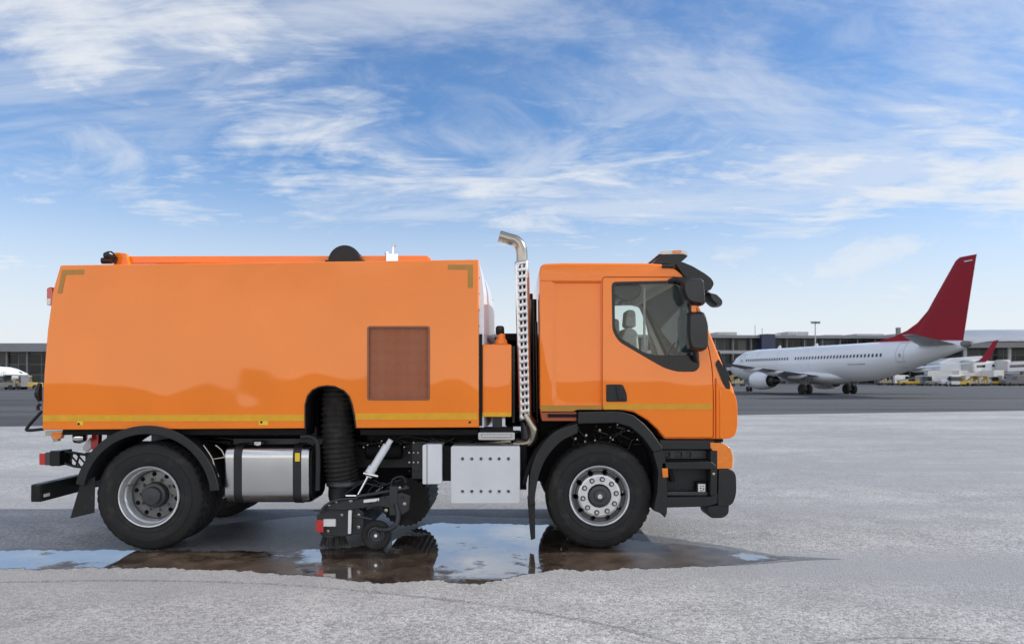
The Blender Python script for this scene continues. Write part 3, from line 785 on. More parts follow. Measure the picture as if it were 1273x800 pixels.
for p_ in ([(425, 618), (440, 606), (452, 600), (470, 604), (486, 600)], [(430, 612), (445, 600), (462, 596), (478, 602), (500, 596)], [(455, 618), (462, 606), (476, 600), (492, 608)], [(410, 624), (430, 610), (436, 596), (432, 580)]):
    d_ = random.uniform(.08, .3); bm = BM(); tube(bm, spline([W(a, b, d_) for a, b in p_], 5), random.choice((.008, .011)), 8); mk('hydraulic_hose', bm, M['black'], T)
for q0, q1, yy in (((438, 620), (452, 632), .11), ((456, 632), (484, 624), .08), ((440, 640), (462, 645), .07), ((484, 612), (506, 604), .1)):
    bm = BM(); tube(bm, [W(*q0, yy), W(*q1, yy)], .010, 8); mk('head_strut', bm, M['hub'], T)
bm = BM(); pts_ = []
for k in range(61): pts_.append(W(462 + 14 * k / 60, 616 - 12 * k / 60, .14) + Vector((0, .018 * math.cos(k * PI / 4), .018 * math.sin(k * PI / 4))))
tube(bm, pts_, .005, 6); mk('coil_spring', bm, M['steel'], T)
bm = BM(); tube(bm, [W(481, 553, .12), W(459, 589, .10)], .038, 18); tube(bm, [W(486, 546, .12), W(480, 556, .12)], .028, 12); tube(bm, [W(464, 580, .1), W(457, 591, .1)], .046, 18)
mk('hydraulic_cylinder', bm, M['white'], T)
bm = BM(); tube(bm, [W(459, 589, .10), W(443, 619, .09)], .014, 12); tube(bm, [W(452, 588, .05), W(470, 592, .05)], .016, 8); tube(bm, [W(430, 616, .07), W(446, 616, .07)], .014, 8); mk('piston_rod', bm, M['chrome'], T)
bm = BM(); ppx(bm, rnd([(433, 634), (437, 634), (436, 663), (432.5, 663)], 1), .045, .07); ppx(bm, [(452, 621), (471, 619), (471, 622.5), (452, 624.5)], .03, .055); mk('white_lever', bm, M['sticker'], T)
bm = BM(); bpx(bm, 402, 417, 645, 654, .07, .1); mk('white_reflector', bm, M['sticker'], T, .002)
bm = BM(); bpx(bm, 392.5, 402, 646, 661, .065, .1); mk('red_reflector', bm, M['red'], T, .002)
bm = BM(); lathe(bm, [(.085, .008), (.093, -.001), (.105, -.004), (.135, .0), (.148, .014), (.150, .03), (.147, .05), (.135, .064), (.105, .066), (.085, .056)], 48, 'Y', closed=True)
zc = .150
cw = mk('caster_wheel', bm, M['rubber'], T, origin=Vector((X(467.5, .07), .06, zc)))
bm = BM(); lathe(bm, [(.09, .06), (.09, .012), (.07, .008), (.062, .022), (.04, .024), (.038, .0), (.004, -.002)], 32, 'Y'); mk('caster_hub', bm, M['hub'], cw, local=True)
bm = BM(); lathe(bm, [(.016, -.012), (.016, .01)], 12, 'Y'); mk('caster_bolt', bm, M['chrome'], cw, local=True)
bm = BM(); random.seed(11)      # bristles of the side brush under the head
for k in range(340):
    a = random.uniform(0, 2 * PI); r = random.uniform(.02, .11)
    x0, y0 = X(415, .25) + r * math.cos(a), .24 + r * math.sin(a)
    tube(bm, [(x0, y0, Z(663, .25)), (x0 + .03 * math.cos(a) + random.uniform(-.01, .01), y0 + .03 * math.sin(a), .012 + random.uniform(0, .015))], .0028, 4)
lathe(bm, [(.12, 0), (.12, .03), (.05, .05)], 24, 'Z', (X(415, .25), .24, Z(664, .25)))
mk('side_brush', bm, mat('grey_bristles', (.06, .058, .055), .7, 0, 0, .3, 20), T)
bm = BM()       # transverse sweeping roller
seg = 56; c = Vector((X(508, 1.0), 0, .37))
def rr(i, k, r): return r - (.03 if k % 2 else 0)
lathe(bm, [(.08, .75), (.27, .76), (.27, 1.2), (.27, 1.7), (.08, 1.71)], seg, 'Y', (c.x, 0, c.z), rf=lambda i, k, r: r - (.018 if k % 2 and r > .2 else 0))
mk('sweeping_roller', bm, M['rubber'], T)
# ---- side boxes
bm = BM(); ppx(bm, rnd([(560.5, 554), (646.5, 554), (646.5, 625.5), (560.5, 625.5)], 3), .05, .60, .05)
sb = mk('side_locker', bm, M['silver'], T, .010, seg=3)
cc = BM()
for py in (570, 610.5):
    for px in (575, 586.5, 598, 609.5, 620.5, 632): lathe(cc, [(.017, -.03), (.017, .022)], 18, 'Y', W(px, py, .05))
cut(sb, [cc]); 
for py in (570, 610.5):
    for px in (575, 586.5, 598, 609.5, 620.5, 632):
        bm = BM(); lathe(bm, [(.0235, .001), (.021, -.004), (.0168, -.002), (.0168, .016)], 18, 'Y', W(px, py, .05), closed=True); mk('dimple_washer', bm, M['silver'], sb)
        bm = BM(); lathe(bm, [(.010, .0215), (.010, .006), (.006, .003)], 6, 'Y', W(px, py, .05)); mk('locker_bolt', bm, M['hub'], sb)
bm = BM(); ppx(bm, rnd([(525, 553), (530, 551.5), (549.5, 551.5), (549.5, 601.5), (525, 602)], 2.5), .08, .5, .08); mk('white_box', bm, M['white'], T, .012, seg=3)
bm = BM(); bpx(bm, 530.5, 531.2, 552, 602, .076, .09, .08); mk('box_seam', bm, M['hub'], T)
bm = BM(); box(bm, X(549), X(562), .15, .5, Z(600), Z(556)); box(bm, X(646), X(655), .2, .6, Z(612), Z(556)); mk('locker_bracket', bm, M['dark'], T)
bm = BM(); ppx(bm, rnd([(594.5, 537), (640, 537), (640, 546.5), (594.5, 546.5)], 2), -.01, .3, 0); st = mk('cab_step', bm, M['alu'], T, .003)
cc = BM(); ppx(cc, rnd([(598, 539.5), (636, 539.5), (636, 544.2), (598, 544.2)], 1.5), -.1, .12, 0); cut(st, [cc])
bm = BM(); bpx(bm, 597, 638, 532, 537, .02, .28); mk('step_tread', bm, M['dark'], T)
bm = BM(); bpx(bm, 612, 624, 518, 533, .12, .3); mk('step_hanger', bm, M['chassis'], T)
# ---- orange water tank between hopper and cab
bm = BM(); ppx(bm, rnd([(599, 427.5), (636, 427.5), (636, 518), (599, 518)], 3), .02, 1.0, .02); wt = mk('water_tank', bm, M['cab_orange'], T, .018, seg=3)
bm = BM(); bpx(bm, 599.8, 635.5, 512, 517.5, .016, .022, .02); mk('reflective_stripe', bm, M['stripe'], wt)
bm = BM(); c = W(623, 427, .2); lathe(bm, [(.07, -.005), (.06, .03), (.042, .06), (.04, .1)], 20, 'Z', c); mk('filler_neck', bm, M['cab_orange'], T)
bm = BM(); c = W(621.5, 416, .2); lathe(bm, [(.035, 0), (.045, .02), (.043, .075), (.03, .09), (.004, .093)], 16, 'Z', c); mk('filler_knob', bm, M['black'], T)
bm = BM(); box(bm, X(595.7), X(599.3), .004, .6, Z(529), Z(415)); mk('gap_bracket', bm, M['dark'], T)
bm = BM(); tube(bm, spline([W(597, 412, .2), W(606, 421, .2), W(612, 427, .2)], 4), .014, 8); tube(bm, spline([W(597, 420, .25), W(603, 428, .25)], 4), .014, 8); mk('hand_grip', bm, M['hub'], T)
bm = BM(); bpx(bm, 622, 646, 414, 424, .5, 1.4); bpx(bm, 628, 668, 425, 530, .75, 1.8); mk('engine_cover', bm, M['dark'], T, .02)
# ---- exhaust stack
EY = .30
bm = BM(); tube(bm, spline([W(654, 545, EY), W(652, 500, EY), W(649, 400, EY), W(648.5, 330, EY)], 4) , .050, 20); mk('exhaust_pipe', bm, M['hub'], T)
pp = spline([W(648.8, 328, EY), W(648.8, 316, EY), W(647, 306, EY), W(641, 299.5, EY), W(632, 296.8, EY), W(621, 293.5, EY)], 6)
bm = BM(); tube(bm, pp, .056, 24, caps=False); tube(bm, [pp[0], pp[0] + Vector((0, 0, -.03))], .06, 24)
mk('exhaust_tip', bm, M['steel'], T, solid=.004)
bm = BM(); tube(bm, spline([W(653, 515, .27), W(660, 526, .26), W(664, 537, .26), W(662, 546, .28), W(655, 551, .3), W(640, 551, .34)], 6), .062, 20); mk('exhaust_elbow', bm, M['steel'], T)
bm = BM(); tube(bm, [W(641, 548, .34), W(600, 552, .6)], .09, 18); mk('silencer', bm, M['steel'], T)
# perforated heat guard: a half shell with slots
bm = BM(); rows = 45; grid = []
us = [(-.078, .09), (-.076, .03), (-.070, .006), (-.058, 0), (-.038, 0), (-.013, 0), (.002, 0), (.027, 0), (.042, 0), (.054, .008), (.066, .04), (.070, .10)]
for i in range(rows + 1):
    t = i / rows; cx = 649.3 + 4.4 * t; py = 323.5 + (521.5 - 323.5) * t
    c = W(cx, py, EY - .085); sl_ = .010
    grid.append([bm.verts.new((c.x + u * (1 - .12 * t), c.y + v, c.z + u * (.18 if i % 2 else .18))) for u, v in us])
for i in range(rows):
    for j in range(len(us) - 1):
        if i % 2 == 1 and j in (4, 6) and i < rows - 1: continue
        bm.faces.new((grid[i][j], grid[i][j + 1], grid[i + 1][j + 1], grid[i + 1][j]))
mk('heat_guard', bm, M['guard'], T, solid=.003)
for a_, b_, c_, d_, yy, rr_ in ((663, 372, 664, 512, .5, .035), (666, 400, 668, 525, .4, .02), (659.5, 365, 661, 520, .6, .025)):
    bm = BM(); tube(bm, [W(a_, b_, yy), W(c_, d_, yy)], rr_, 12); mk('air_intake_pipe', bm, M['black'], T)
bm = BM()
for k in range(10): lathe(bm, [(.012, 0), (.012, -.015)], 8, 'Y', W(638.5 + .6 * (k % 2), 440 + k * 8, .33))
bpx(bm, 637, 640, 430, 525, .34, .5)
mk('guard_bracket', bm, M['chassis'], T)

# ------------------------------------------------------------------ cab
cabp = [(671.5, 511), (670.5, 340), (671.5, 331), (676, 327.5), (700, 326.5), (800, 326.8), (822, 328), (838, 332.5), (848.5, 341), (860, 361), (873, 389), (890, 431), (905, 468), (912, 483), (915, 496), (915.5, 515), (914.5, 538), (910, 544.5), (900, 545.5), (826, 545.5), (818, 534), (805, 522), (788, 512), (770, 509), (718, 509)]
bm = BM(); ppx(bm, cabp, 0, DEP)
cab = mk('cab', bm, M['cab_orange'], T)
bake_bevel(cab, .035, 8, 20)
cab.data.materials.clear() if False else None
door = rnd([(749, 344.8), (848, 344.8), (858, 365), (871, 398), (880, 430), (885, 458), (886.3, 488), (886.3, 543.3), (826.5, 543.3), (818, 533), (805, 521), (788, 511), (770, 508), (749, 508)], [4, 6, 6, 8, 8, 8, 6, 2, 2, 0, 0, 0, 0, 2], 4)
winf = rnd([(760.5, 350.5), (833, 349), (847, 352), (858, 378), (867, 420), (869.5, 456), (864, 461.5), (842, 461.5), (826, 457), (804, 444.5), (769, 424), (761.5, 410)], [6, 4, 5, 8, 8, 5, 4, 6, 8, 8, 7, 5], 5)
c1 = BM(); ppx(c1, [(683, 340), (826, 340), (846, 362), (868, 412), (882, 452), (884, 498), (683, 498)], .07, DEP - .07, 0)     # cabin space
c2 = BM(); ppx(c2, [(842, 350), (858, 342), (912, 466), (880, 460)], .14, DEP - .14, 0)                                        # windscreen opening
c3 = BM(); ppx(c3, offset(door, 1.1), -.1, .030, 0)                                                                            # door pocket
c4 = BM(); ppx(c4, offset(winf, -1), -.2, DEP + .2, 0)                                                                         # side windows
# recessed sleeper panel with sloping borders
po = rnd([(686, 350), (747, 350), (747, 508.5), (686, 508.5)], [1, 0, 0, 16], 8); pi_ = rnd([(691.5, 351.5), (747, 351.5), (747, 500), (691.5, 500)], [1, 0, 0, 16], 8)
c5 = BM(); frus(c5, [(X(a), Z(b)) for a, b in offset(po, .3)], -.002, [(X(a), Z(b)) for a, b in pi_], .030)
c6 = BM(); bpx(c6, 660, 747.5, 348.6, 349.6, -.1, .012, 0)                                                                      # roof seam
c7 = BM(); bpx(c7, 888.8, 890.6, 470, 560, -.1, .03, 0)                                                                         # corner panel seam
cut(cab, [c1, c2, c3, c4, c5, c6, c7])
cab.data.materials.clear(); cab.data.materials.append(M['cab_orange']); cab.data.materials.append(M['trim'])
finish(cab.data, 15)
for p in cab.data.polygons:
    w_ = p.center + T.location
    p.material_index = 1 if (.05 < w_.y < DEP - .05 and X(682) < w_.x < X(886) and Z(499) < w_.z < Z(338.5)) else 0
bm = BM(); ppx(bm, door, -.002, .026, 0)
dr = mk('cab_door', bm, M['cab_orange'], T, .006, seg=3)
cc = BM(); ppx(cc, offset(winf, -.4), -.2, .2, 0); cut(dr, [cc])
# black window surround, glass
glo = rnd([(764, 353.5), (834, 352), (845, 354), (855, 379), (862, 412), (864, 441.5), (836, 441.5), (806, 440.8), (771, 420), (764.5, 408)], [5, 4, 5, 8, 8, 3, 4, 8, 7, 5], 5)
def ring_px(bm, outer, inner_cut, y0, y1):
    ppx(bm, outer, y0, y1, 0)
bm = BM(); ppx(bm, offset(winf, .3), -.006, .024, 0); wf = mk('window_surround', bm, M['black'], dr, .003)
cc = BM(); ppx(cc, glo, -.2, .2, 0); cut(wf, [cc])
bm = BM(); ppx(bm, offset(glo, .8), .010, .014, 0); mk('window_pane', bm, M['glass'], dr)
bm = BM(); ppx(bm, offset(winf, .5), DEP - .03, DEP - .026, 0); mk('far_window_pane', bm, M['glass'], cab)
bm = BM(); ppx(bm, [(848, 346), (849.4, 345.5), (905.3, 467), (903.8, 467.5)], .135, DEP - .135, 0); mk('windscreen', bm, M['glass'], cab)
for q0, q1 in ((.08, .145), (DEP - .145, DEP - .08)):   # black glass edge of the windscreen along each pillar
    bm = BM(); ppx(bm, [(845.5, 346), (850.2, 344), (907, 468), (902, 470)], q0, q1, 0); mk('windscreen_edge', bm, M['black'], cab, .004)
bm = BM()       # black lower corner of the windscreen, plastic
ppx(bm, rnd([(889, 452), (893, 446), (903, 462), (907.5, 478), (906.5, 489), (898, 475)], 2), -.012, .12, 0); mk('corner_trim', bm, M['plastic'], cab, .006)
for x0, x1, ya, yb, par, yo in ((672, 748, 503.5, 511, cab, -.004), (750.2, 885.8, 501.2, 508.6, dr, -.0055)):
    bm = BM(); bpx(bm, x0, x1, ya, yb, yo, .0, 0) if par is dr else ppx(bm, [(x0, ya), (x1, ya), (x1, 508.8), (718, 508.8), (712, yb), (x0, yb)], yo, .004, 0)
    mk('reflective_stripe', bm, M['marking'] if par is cab else M['cab_stripe'], par)
bm = BM(); ppx(bm, rnd([(753.5, 477.5), (774, 477.5), (779, 489), (779.5, 499), (753.5, 499)], [2, 3, 3, 2, 2]), -.010, .004, 0)
hd = mk('door_handle', bm, M['plastic'], dr, .004)
bm = BM(); ppx(bm, rnd([(765, 480), (772, 480), (777, 496), (768, 497)], 2), -.024, -.012, 0); mk('door_handle', bm, M['black'], dr, .004)
# corner panel front, slightly proud
bm = BM(); ppx(bm, rnd([(894.5, 484), (906, 482.5), (914, 490), (916.5, 505), (916.5, 530), (913, 543), (894.5, 545)], [1, 4, 5, 6, 6, 6, 2], 5), -.014, .30, 0)
mk('corner_panel', bm, M['cab_orange'], T, .03, seg=4)
# interior
bm = BM(); ppx(bm, [(686, 496), (880, 496), (880, 500), (686, 500)], .08, DEP - .08, 0); mk('cab_floor', bm, M['trim'], cab)
for yy in (.35, 1.55):
    s = BM(); ppx(s, rnd([(770, 470), (832, 470), (832, 452), (804, 450), (800, 408), (786, 402), (774, 430)], 6), yy, yy + .5, 0); so = mk('cab_seat', s, M['seat'], T, .03)
    s = BM(); ppx(s, rnd([(786, 402), (801, 403), (800, 380), (788, 379)], 5), yy + .12, yy + .38, 0); mk('headrest', s, M['seat'], so, .03)
bm = BM(); ppx(bm, rnd([(845, 490), (884, 490), (882, 446), (850, 446), (840, 458)], 4), .1, DEP - .1, 0); mk('dashboard', bm, M['plastic'], cab, .02)
bm = BM()
c = W(833, 446, .6); pts = []
for k in range(25):
    a = 2 * PI * k / 24; pts.append(c + Vector((.07 * math.cos(a), .21 * math.sin(a), .19 * math.cos(a))))
tube(bm, pts, .014, 8, caps=False); tube(bm, [c + Vector((0, -.2, 0)), c + Vector((.01, 0, -.02)), c + Vector((0, .2, 0))], .018, 8); tube(bm, [c, c + Vector((.12, 0, -.2))], .03, 8)
mk('steering_wheel', bm, M['black'], cab)
bm = BM(); ppx(bm, rnd([(764, 352), (800, 352), (798, 366), (785, 374), (772, 371), (764, 364)], 5), .09, .5, 0); mk('overhead_shelf', bm, M['black'], cab, .01)
bm = BM(); ppx(bm, [(684, 341), (826, 341), (830, 345), (684, 345)], .075, DEP - .075, 0); ppx(bm, [(684, 341), (687, 341), (687, 497), (684, 497)], .075, DEP - .075, 0); mk('cab_lining', bm, M['trim'], cab)
bm = BM(); tube(bm, [W(801, 352, .09), W(801, 440, .09)], .012, 8); ppx(bm, [(806, 420), (811, 418), (809, 440), (804, 439)], .2, .215, 0); mk('seat_belt', bm, M['trim'], cab)
# rear wall dark seal
# visor, beacon, handle
bm = BM()
vis = [(838, 325), (848, 325.5), (861, 331), (877, 340.5), (885, 347), (887.5, 353), (883, 361), (874, 361.5), (866, 353), (858, 347), (850, 343), (846, 337)]
ppx(bm, rnd(vis, 3), -.01, DEP + .01, 0); mk('sun_visor', bm, M['black'], T, .035, seg=4)
bm = BM(); ppx(bm, rnd([(811, 327.5), (822, 316), (850, 315.5), (855.5, 318), (847, 325.5), (838, 328)], 2), .28, 1.1, .28); mk('beacon_base', bm, M['black'], T, .012)
bm = BM(); ppx(bm, rnd([(818.5, 315.8), (822, 311.8), (848, 310.8), (854.5, 313), (855, 316.8)], 1.5), .30, 1.08, .30); mk('beacon', bm, M['lens'], T, .012)
bm = BM(); ppx(bm, rnd([(836, 311.2), (847, 311), (847, 314.8), (836, 315)], 1), .292, .32, .30); mk('beacon_reflector', bm, M['amber'], T)
bm = BM(); tube(bm, [W(823, 331, -.01), W(837, 331, -.01)], .016, 10); lathe(bm, [(.022, -.02), (.022, .03)], 12, 'Y', W(836, 331, 0)); mk('roof_handle', bm, M['black'], T)
# mirrors
bm = BM()
def pillow(bm, pts, y0, y1, n=5, inset=.35):
    """rounded shell: outline scaled towards its ends across the depth"""
    pw = [(X(a), Z(b)) for a, b in pts]; cx = sum(p[0] for p in pw) / len(pw); cz = sum(p[1] for p in pw) / len(pw)
    rings = []
    for k in range(2 * n + 1):
        t = -1 + k / n; s = (1 - abs(t) ** 2.6 * inset)
        rings.append([(cx + (x - cx) * s, (y0 + y1) / 2 + (y1 - y0) / 2 * t, cz + (z - cz) * s) for x, z in pw])
    loft(bm, rings)
def mirror(name, pts, y0, y1, r, par=T):
    b = BM(); pillow(b, rnd(pts, r, 6), y0, y1, 6, .16); return mk(name, b, M['mirror'], par, .006)
arm = BM(); tube(arm, [W(858, 352, -.18), W(859, 400, -.18)], .016, 10); arm = mk('mirror_arm', arm, M['plastic'], T)
for pts_, r_ in (([W(838, 346, .01), W(846, 349, -.12), W(857, 353, -.19)], .022), ([W(866, 448, .0), W(864, 440, -.1), W(860, 400, -.18)], .024), ([W(832, 350, .01), W(842, 347, -.06), W(866, 349, -.14)], .025)):
    bm = BM(); tube(bm, spline(pts_, 4), r_, 10); mk('arm_strut', bm, M['plastic'], arm)
bm = BM(); bpx(bm, 856.5, 862.5, 381, 390, -.2, -.17, -.1); mk('orange_link', bm, M['orange'], arm)
mirror('wide_angle_mirror', [(842, 352), (851, 348.5), (868, 349), (870.5, 380), (866, 382.5), (848, 379), (842, 366)], -.26, -.06, 5)
mirror('main_mirror', [(848.5, 389), (869, 389), (873.5, 405), (873.5, 433), (868, 437.5), (852, 437), (848.5, 425)], -.26, -.06, 5)
b = BM(); pillow(b, rnd([(880, 362.5), (890, 364), (899.5, 373.5), (899.5, 380), (892, 380.5), (883, 372)], 3), -.02, .26, 5, .25); tube(b, spline([W(872, 361, .1), W(879, 363.5, .1), W(888, 368, .12)], 4), .018, 10)
mk('front_mirror', b, M['mirror'], T)
# ---- cab lower part: fender, steps, bumper, lamps
bm = BM()
ppx(bm, [(718, 511.5), (771, 510.8), (787, 515.5), (800, 526), (810, 537), (821.5, 553), (823, 558), (811.5, 562), (804, 551), (796, 541), (782, 530), (765, 525.3), (718, 526.5)], -.035, .42, 0)
mk('front_mudguard', bm, M['plastic'], T, .012)
bm = BM()
rear = spline([Vector((718, 526, 0)), Vector((700, 531, 0)), Vector((685, 540, 0)), Vector((669, 560, 0)), Vector((660, 584, 0)), Vector((658, 608, 0)), Vector((657.5, 628, 0))], 5)
inn = spline([Vector((664.5, 626, 0)), Vector((666, 610, 0)), Vector((671, 587, 0)), Vector((681, 566, 0)), Vector((698, 548, 0)), Vector((718, 538, 0))], 5)
ppx(bm, [(p.x, p.y) for p in rear] + [(p.x, p.y) for p in inn], -.02, .46, 0); mk('front_mudguard', bm, M['plastic'], T, .008)
bm = BM(); ppx(bm, [(656.5, 625), (665.5, 624), (665, 640), (665.5, 669), (660, 671), (658, 645)], .0, .44, 0); mk('mud_flap', bm, M['rubber'], T, .004)
bm = BM(); ppx(bm, [(811, 560), (822.5, 556), (828, 577), (829.5, 610), (829, 637), (826.5, 643), (823, 638), (812, 634), (817, 610), (818, 585)], -.012, .44, 0); mk('front_mudguard', bm, M['plastic'], T, .006)
# inner wheel arch liner
bm = BM(); arcband(bm, 745.5, 616, 97, 92, 10, 172, .05, .48, 30, 0); bpx(bm, 664, 826, 524, 606, .47, .5, 0); mk('arch_liner', bm, M['dark'], T)
bm = BM(); ppx(bm, [(672, 512), (717, 511.8), (717, 523), (674, 523)], .012, .3, 0); mk('sill_panel', bm, mat('dull_orange_sill', (.35, .07, .02), .5), T, .004)
bm = BM(); bpx(bm, 681, 717, 514.3, 518.5, .002, .014, 0); mk('sill_slot', bm, M['dark'], T)
# step well
bm = BM(); bpx(bm, 821, 889, 547, 629, .16, 1.0, 0); mk('step_well', bm, M['plastic'], T)
bm = BM()
bpx(bm, 820, 888, 546.5, 558.5, .0, .17, 0)
ppx(bm, [(822, 574), (884, 573), (890, 578), (890, 583), (822, 583)], -.012, .17, 0)
ppx(bm, [(828, 617.5), (882, 617), (893, 613), (892, 625.5), (880, 629), (828, 630.5)], -.012, .17, 0)
bpx(bm, 883, 892, 559, 616, -.008, .17, 0); bpx(bm, 821, 828.5, 559, 573.5, .02, .17, 0)
mk('entry_step', bm, M['plastic'], T, .010, seg=3)
bm = BM(); bpx(bm, 826, 883, 561, 572.5, .13, .16, 0); plate = mk('step_plate', bm, M['hub'], T, .004)
cc = BM()
for x0, x1 in ((831, 836), (843.5, 851.5), (857, 863)): ppx(cc, rnd([(x0, 563.5), (x1, 563.5), (x1, 569.5), (x0, 569.5)], 1), 0, .155, 0)
cut(plate, [cc])
bm = BM()
for k in range(26): bpx(bm, 826.5 + k * 2.15, 827.9 + k * 2.15, 571.2, 573.2, .01, .12, 0)
mk('step_teeth', bm, M['dark'], T)
bm = BM(); ppx(bm, [(829, 616.6), (882, 616.6), (882, 612), (829, 612)], .06, .15, 0); bpx(bm, 848.5, 850, 598, 607, .150, .158, 0); mk('lower_step', bm, M['hub'], T, .004)
bm = BM(); bpx(bm, 868, 881, 600, 615, .07, .15, 0); mk('label_holder', bm, M['dark'], T, .004)
bm = BM(); bpx(bm, 870, 879, 602.3, 613.2, .066, .07, 0); lb = mk('paper_label', bm, M['sticker'], T)
bm = BM()
for px, py, w_, h_ in ((872, 604.5, 2, 1), (875.5, 604.5, 1.8, 1), (872, 607, 2.5, 1.2), (876, 607.5, 1.5, 2), (872, 610.2, 4.5, 1)): bpx(bm, px, px + w_, py, py + h_, .0655, .067, 0)
mk('label_print', bm, M['hub'], lb)
bm = BM(); ppx(bm, rnd([(822.3, 581.5), (829.5, 581.5), (830, 592.5), (823.3, 593)], 1), -.026, .0, 0); mk('side_marker_lamp', bm, M['amber'], T, .005)
bm = BM(); lathe(bm, [(.014, .0), (.014, -.018), (.006, -.02)], 14, 'Y', W(886.8, 588.5, 0)); mk('tow_plug', bm, M['steel'], T)
bm = BM(); ppx(bm, rnd([(883, 549.5), (899, 550.5), (908.5, 557), (911, 567), (910.5, 582), (887, 582.5), (886, 560), (883, 556)], [1, 3, 4, 4, 3, 2, 1, 1], 5), -.006, .26, 0); hl = mk('headlamp', bm, M['amber'], T, .018, seg=3)
bm = BM(); ppx(bm, rnd([(908, 560), (912, 562), (913, 570), (912.5, 582), (908.5, 582)], 1.5), .0, .3, 0); mk('headlamp_lens', bm, M['lens'], hl, .008)
bm = BM(); ppx(bm, rnd([(893, 583.5), (910, 583), (914.5, 590), (915, 612), (911, 625), (903, 629), (892, 628)], [1, 4, 4, 6, 6, 3, 1], 5), -.02, DEP + .02, 0); mk('front_bumper', bm, M['plastic'], T, .03, seg=4)
bm = BM(); ppx(bm, rnd([(879.5, 629), (906.5, 625), (906, 638), (899, 643.5), (884, 643.5), (879.5, 639)], 4, 5), -.01, .3, 0); mk('bumper_lip', bm, M['plastic'], T, .015, seg=3)
bm = BM(); ppx(bm, [(905, 500), (917.3, 500), (916.6, 538), (905, 538)], .42, DEP - .42, 0); gl = mk('front_grille', bm, M['plastic'], T, .01)
for k in range(4):
    bm = BM(); bpx(bm, 914, 919, 503 + k * 9, 508 + k * 9, .46, DEP - .46, 0); mk('grille_bar', bm, M['black'], gl, .006)
for q in (.62, 1.5):
    bm = BM(); tube(bm, [W(908, 474, q), W(893, 437, q + .38)], .012, 8); mk('wiper', bm, M['black'], T)
bm = BM(); ppx(bm, rnd([(886, 552), (899, 550.5), (908.5, 557), (911, 567), (910.5, 582), (887, 582.5)], 3, 5), DEP - .26, DEP + .006, 0); h2 = mk('headlamp', bm, M['amber'], T, .018, seg=3)
bm = BM(); ppx(bm, rnd([(908, 560), (912, 562), (913, 570), (912.5, 582), (908.5, 582)], 1.5), DEP - .3, DEP, 0); mk('headlamp_lens', bm, M['lens'], h2, .008)
bm = BM(); bpx(bm, 884, 908, 549, 583, .3, DEP - .3, 0); mk('front_apron', bm, M['plastic'], T, .02)
bm = BM(); bpx(bm, 884, 900, 545.5, 549.5, .03, .5, 0); mk('panel_gap', bm, M['dark'], T)

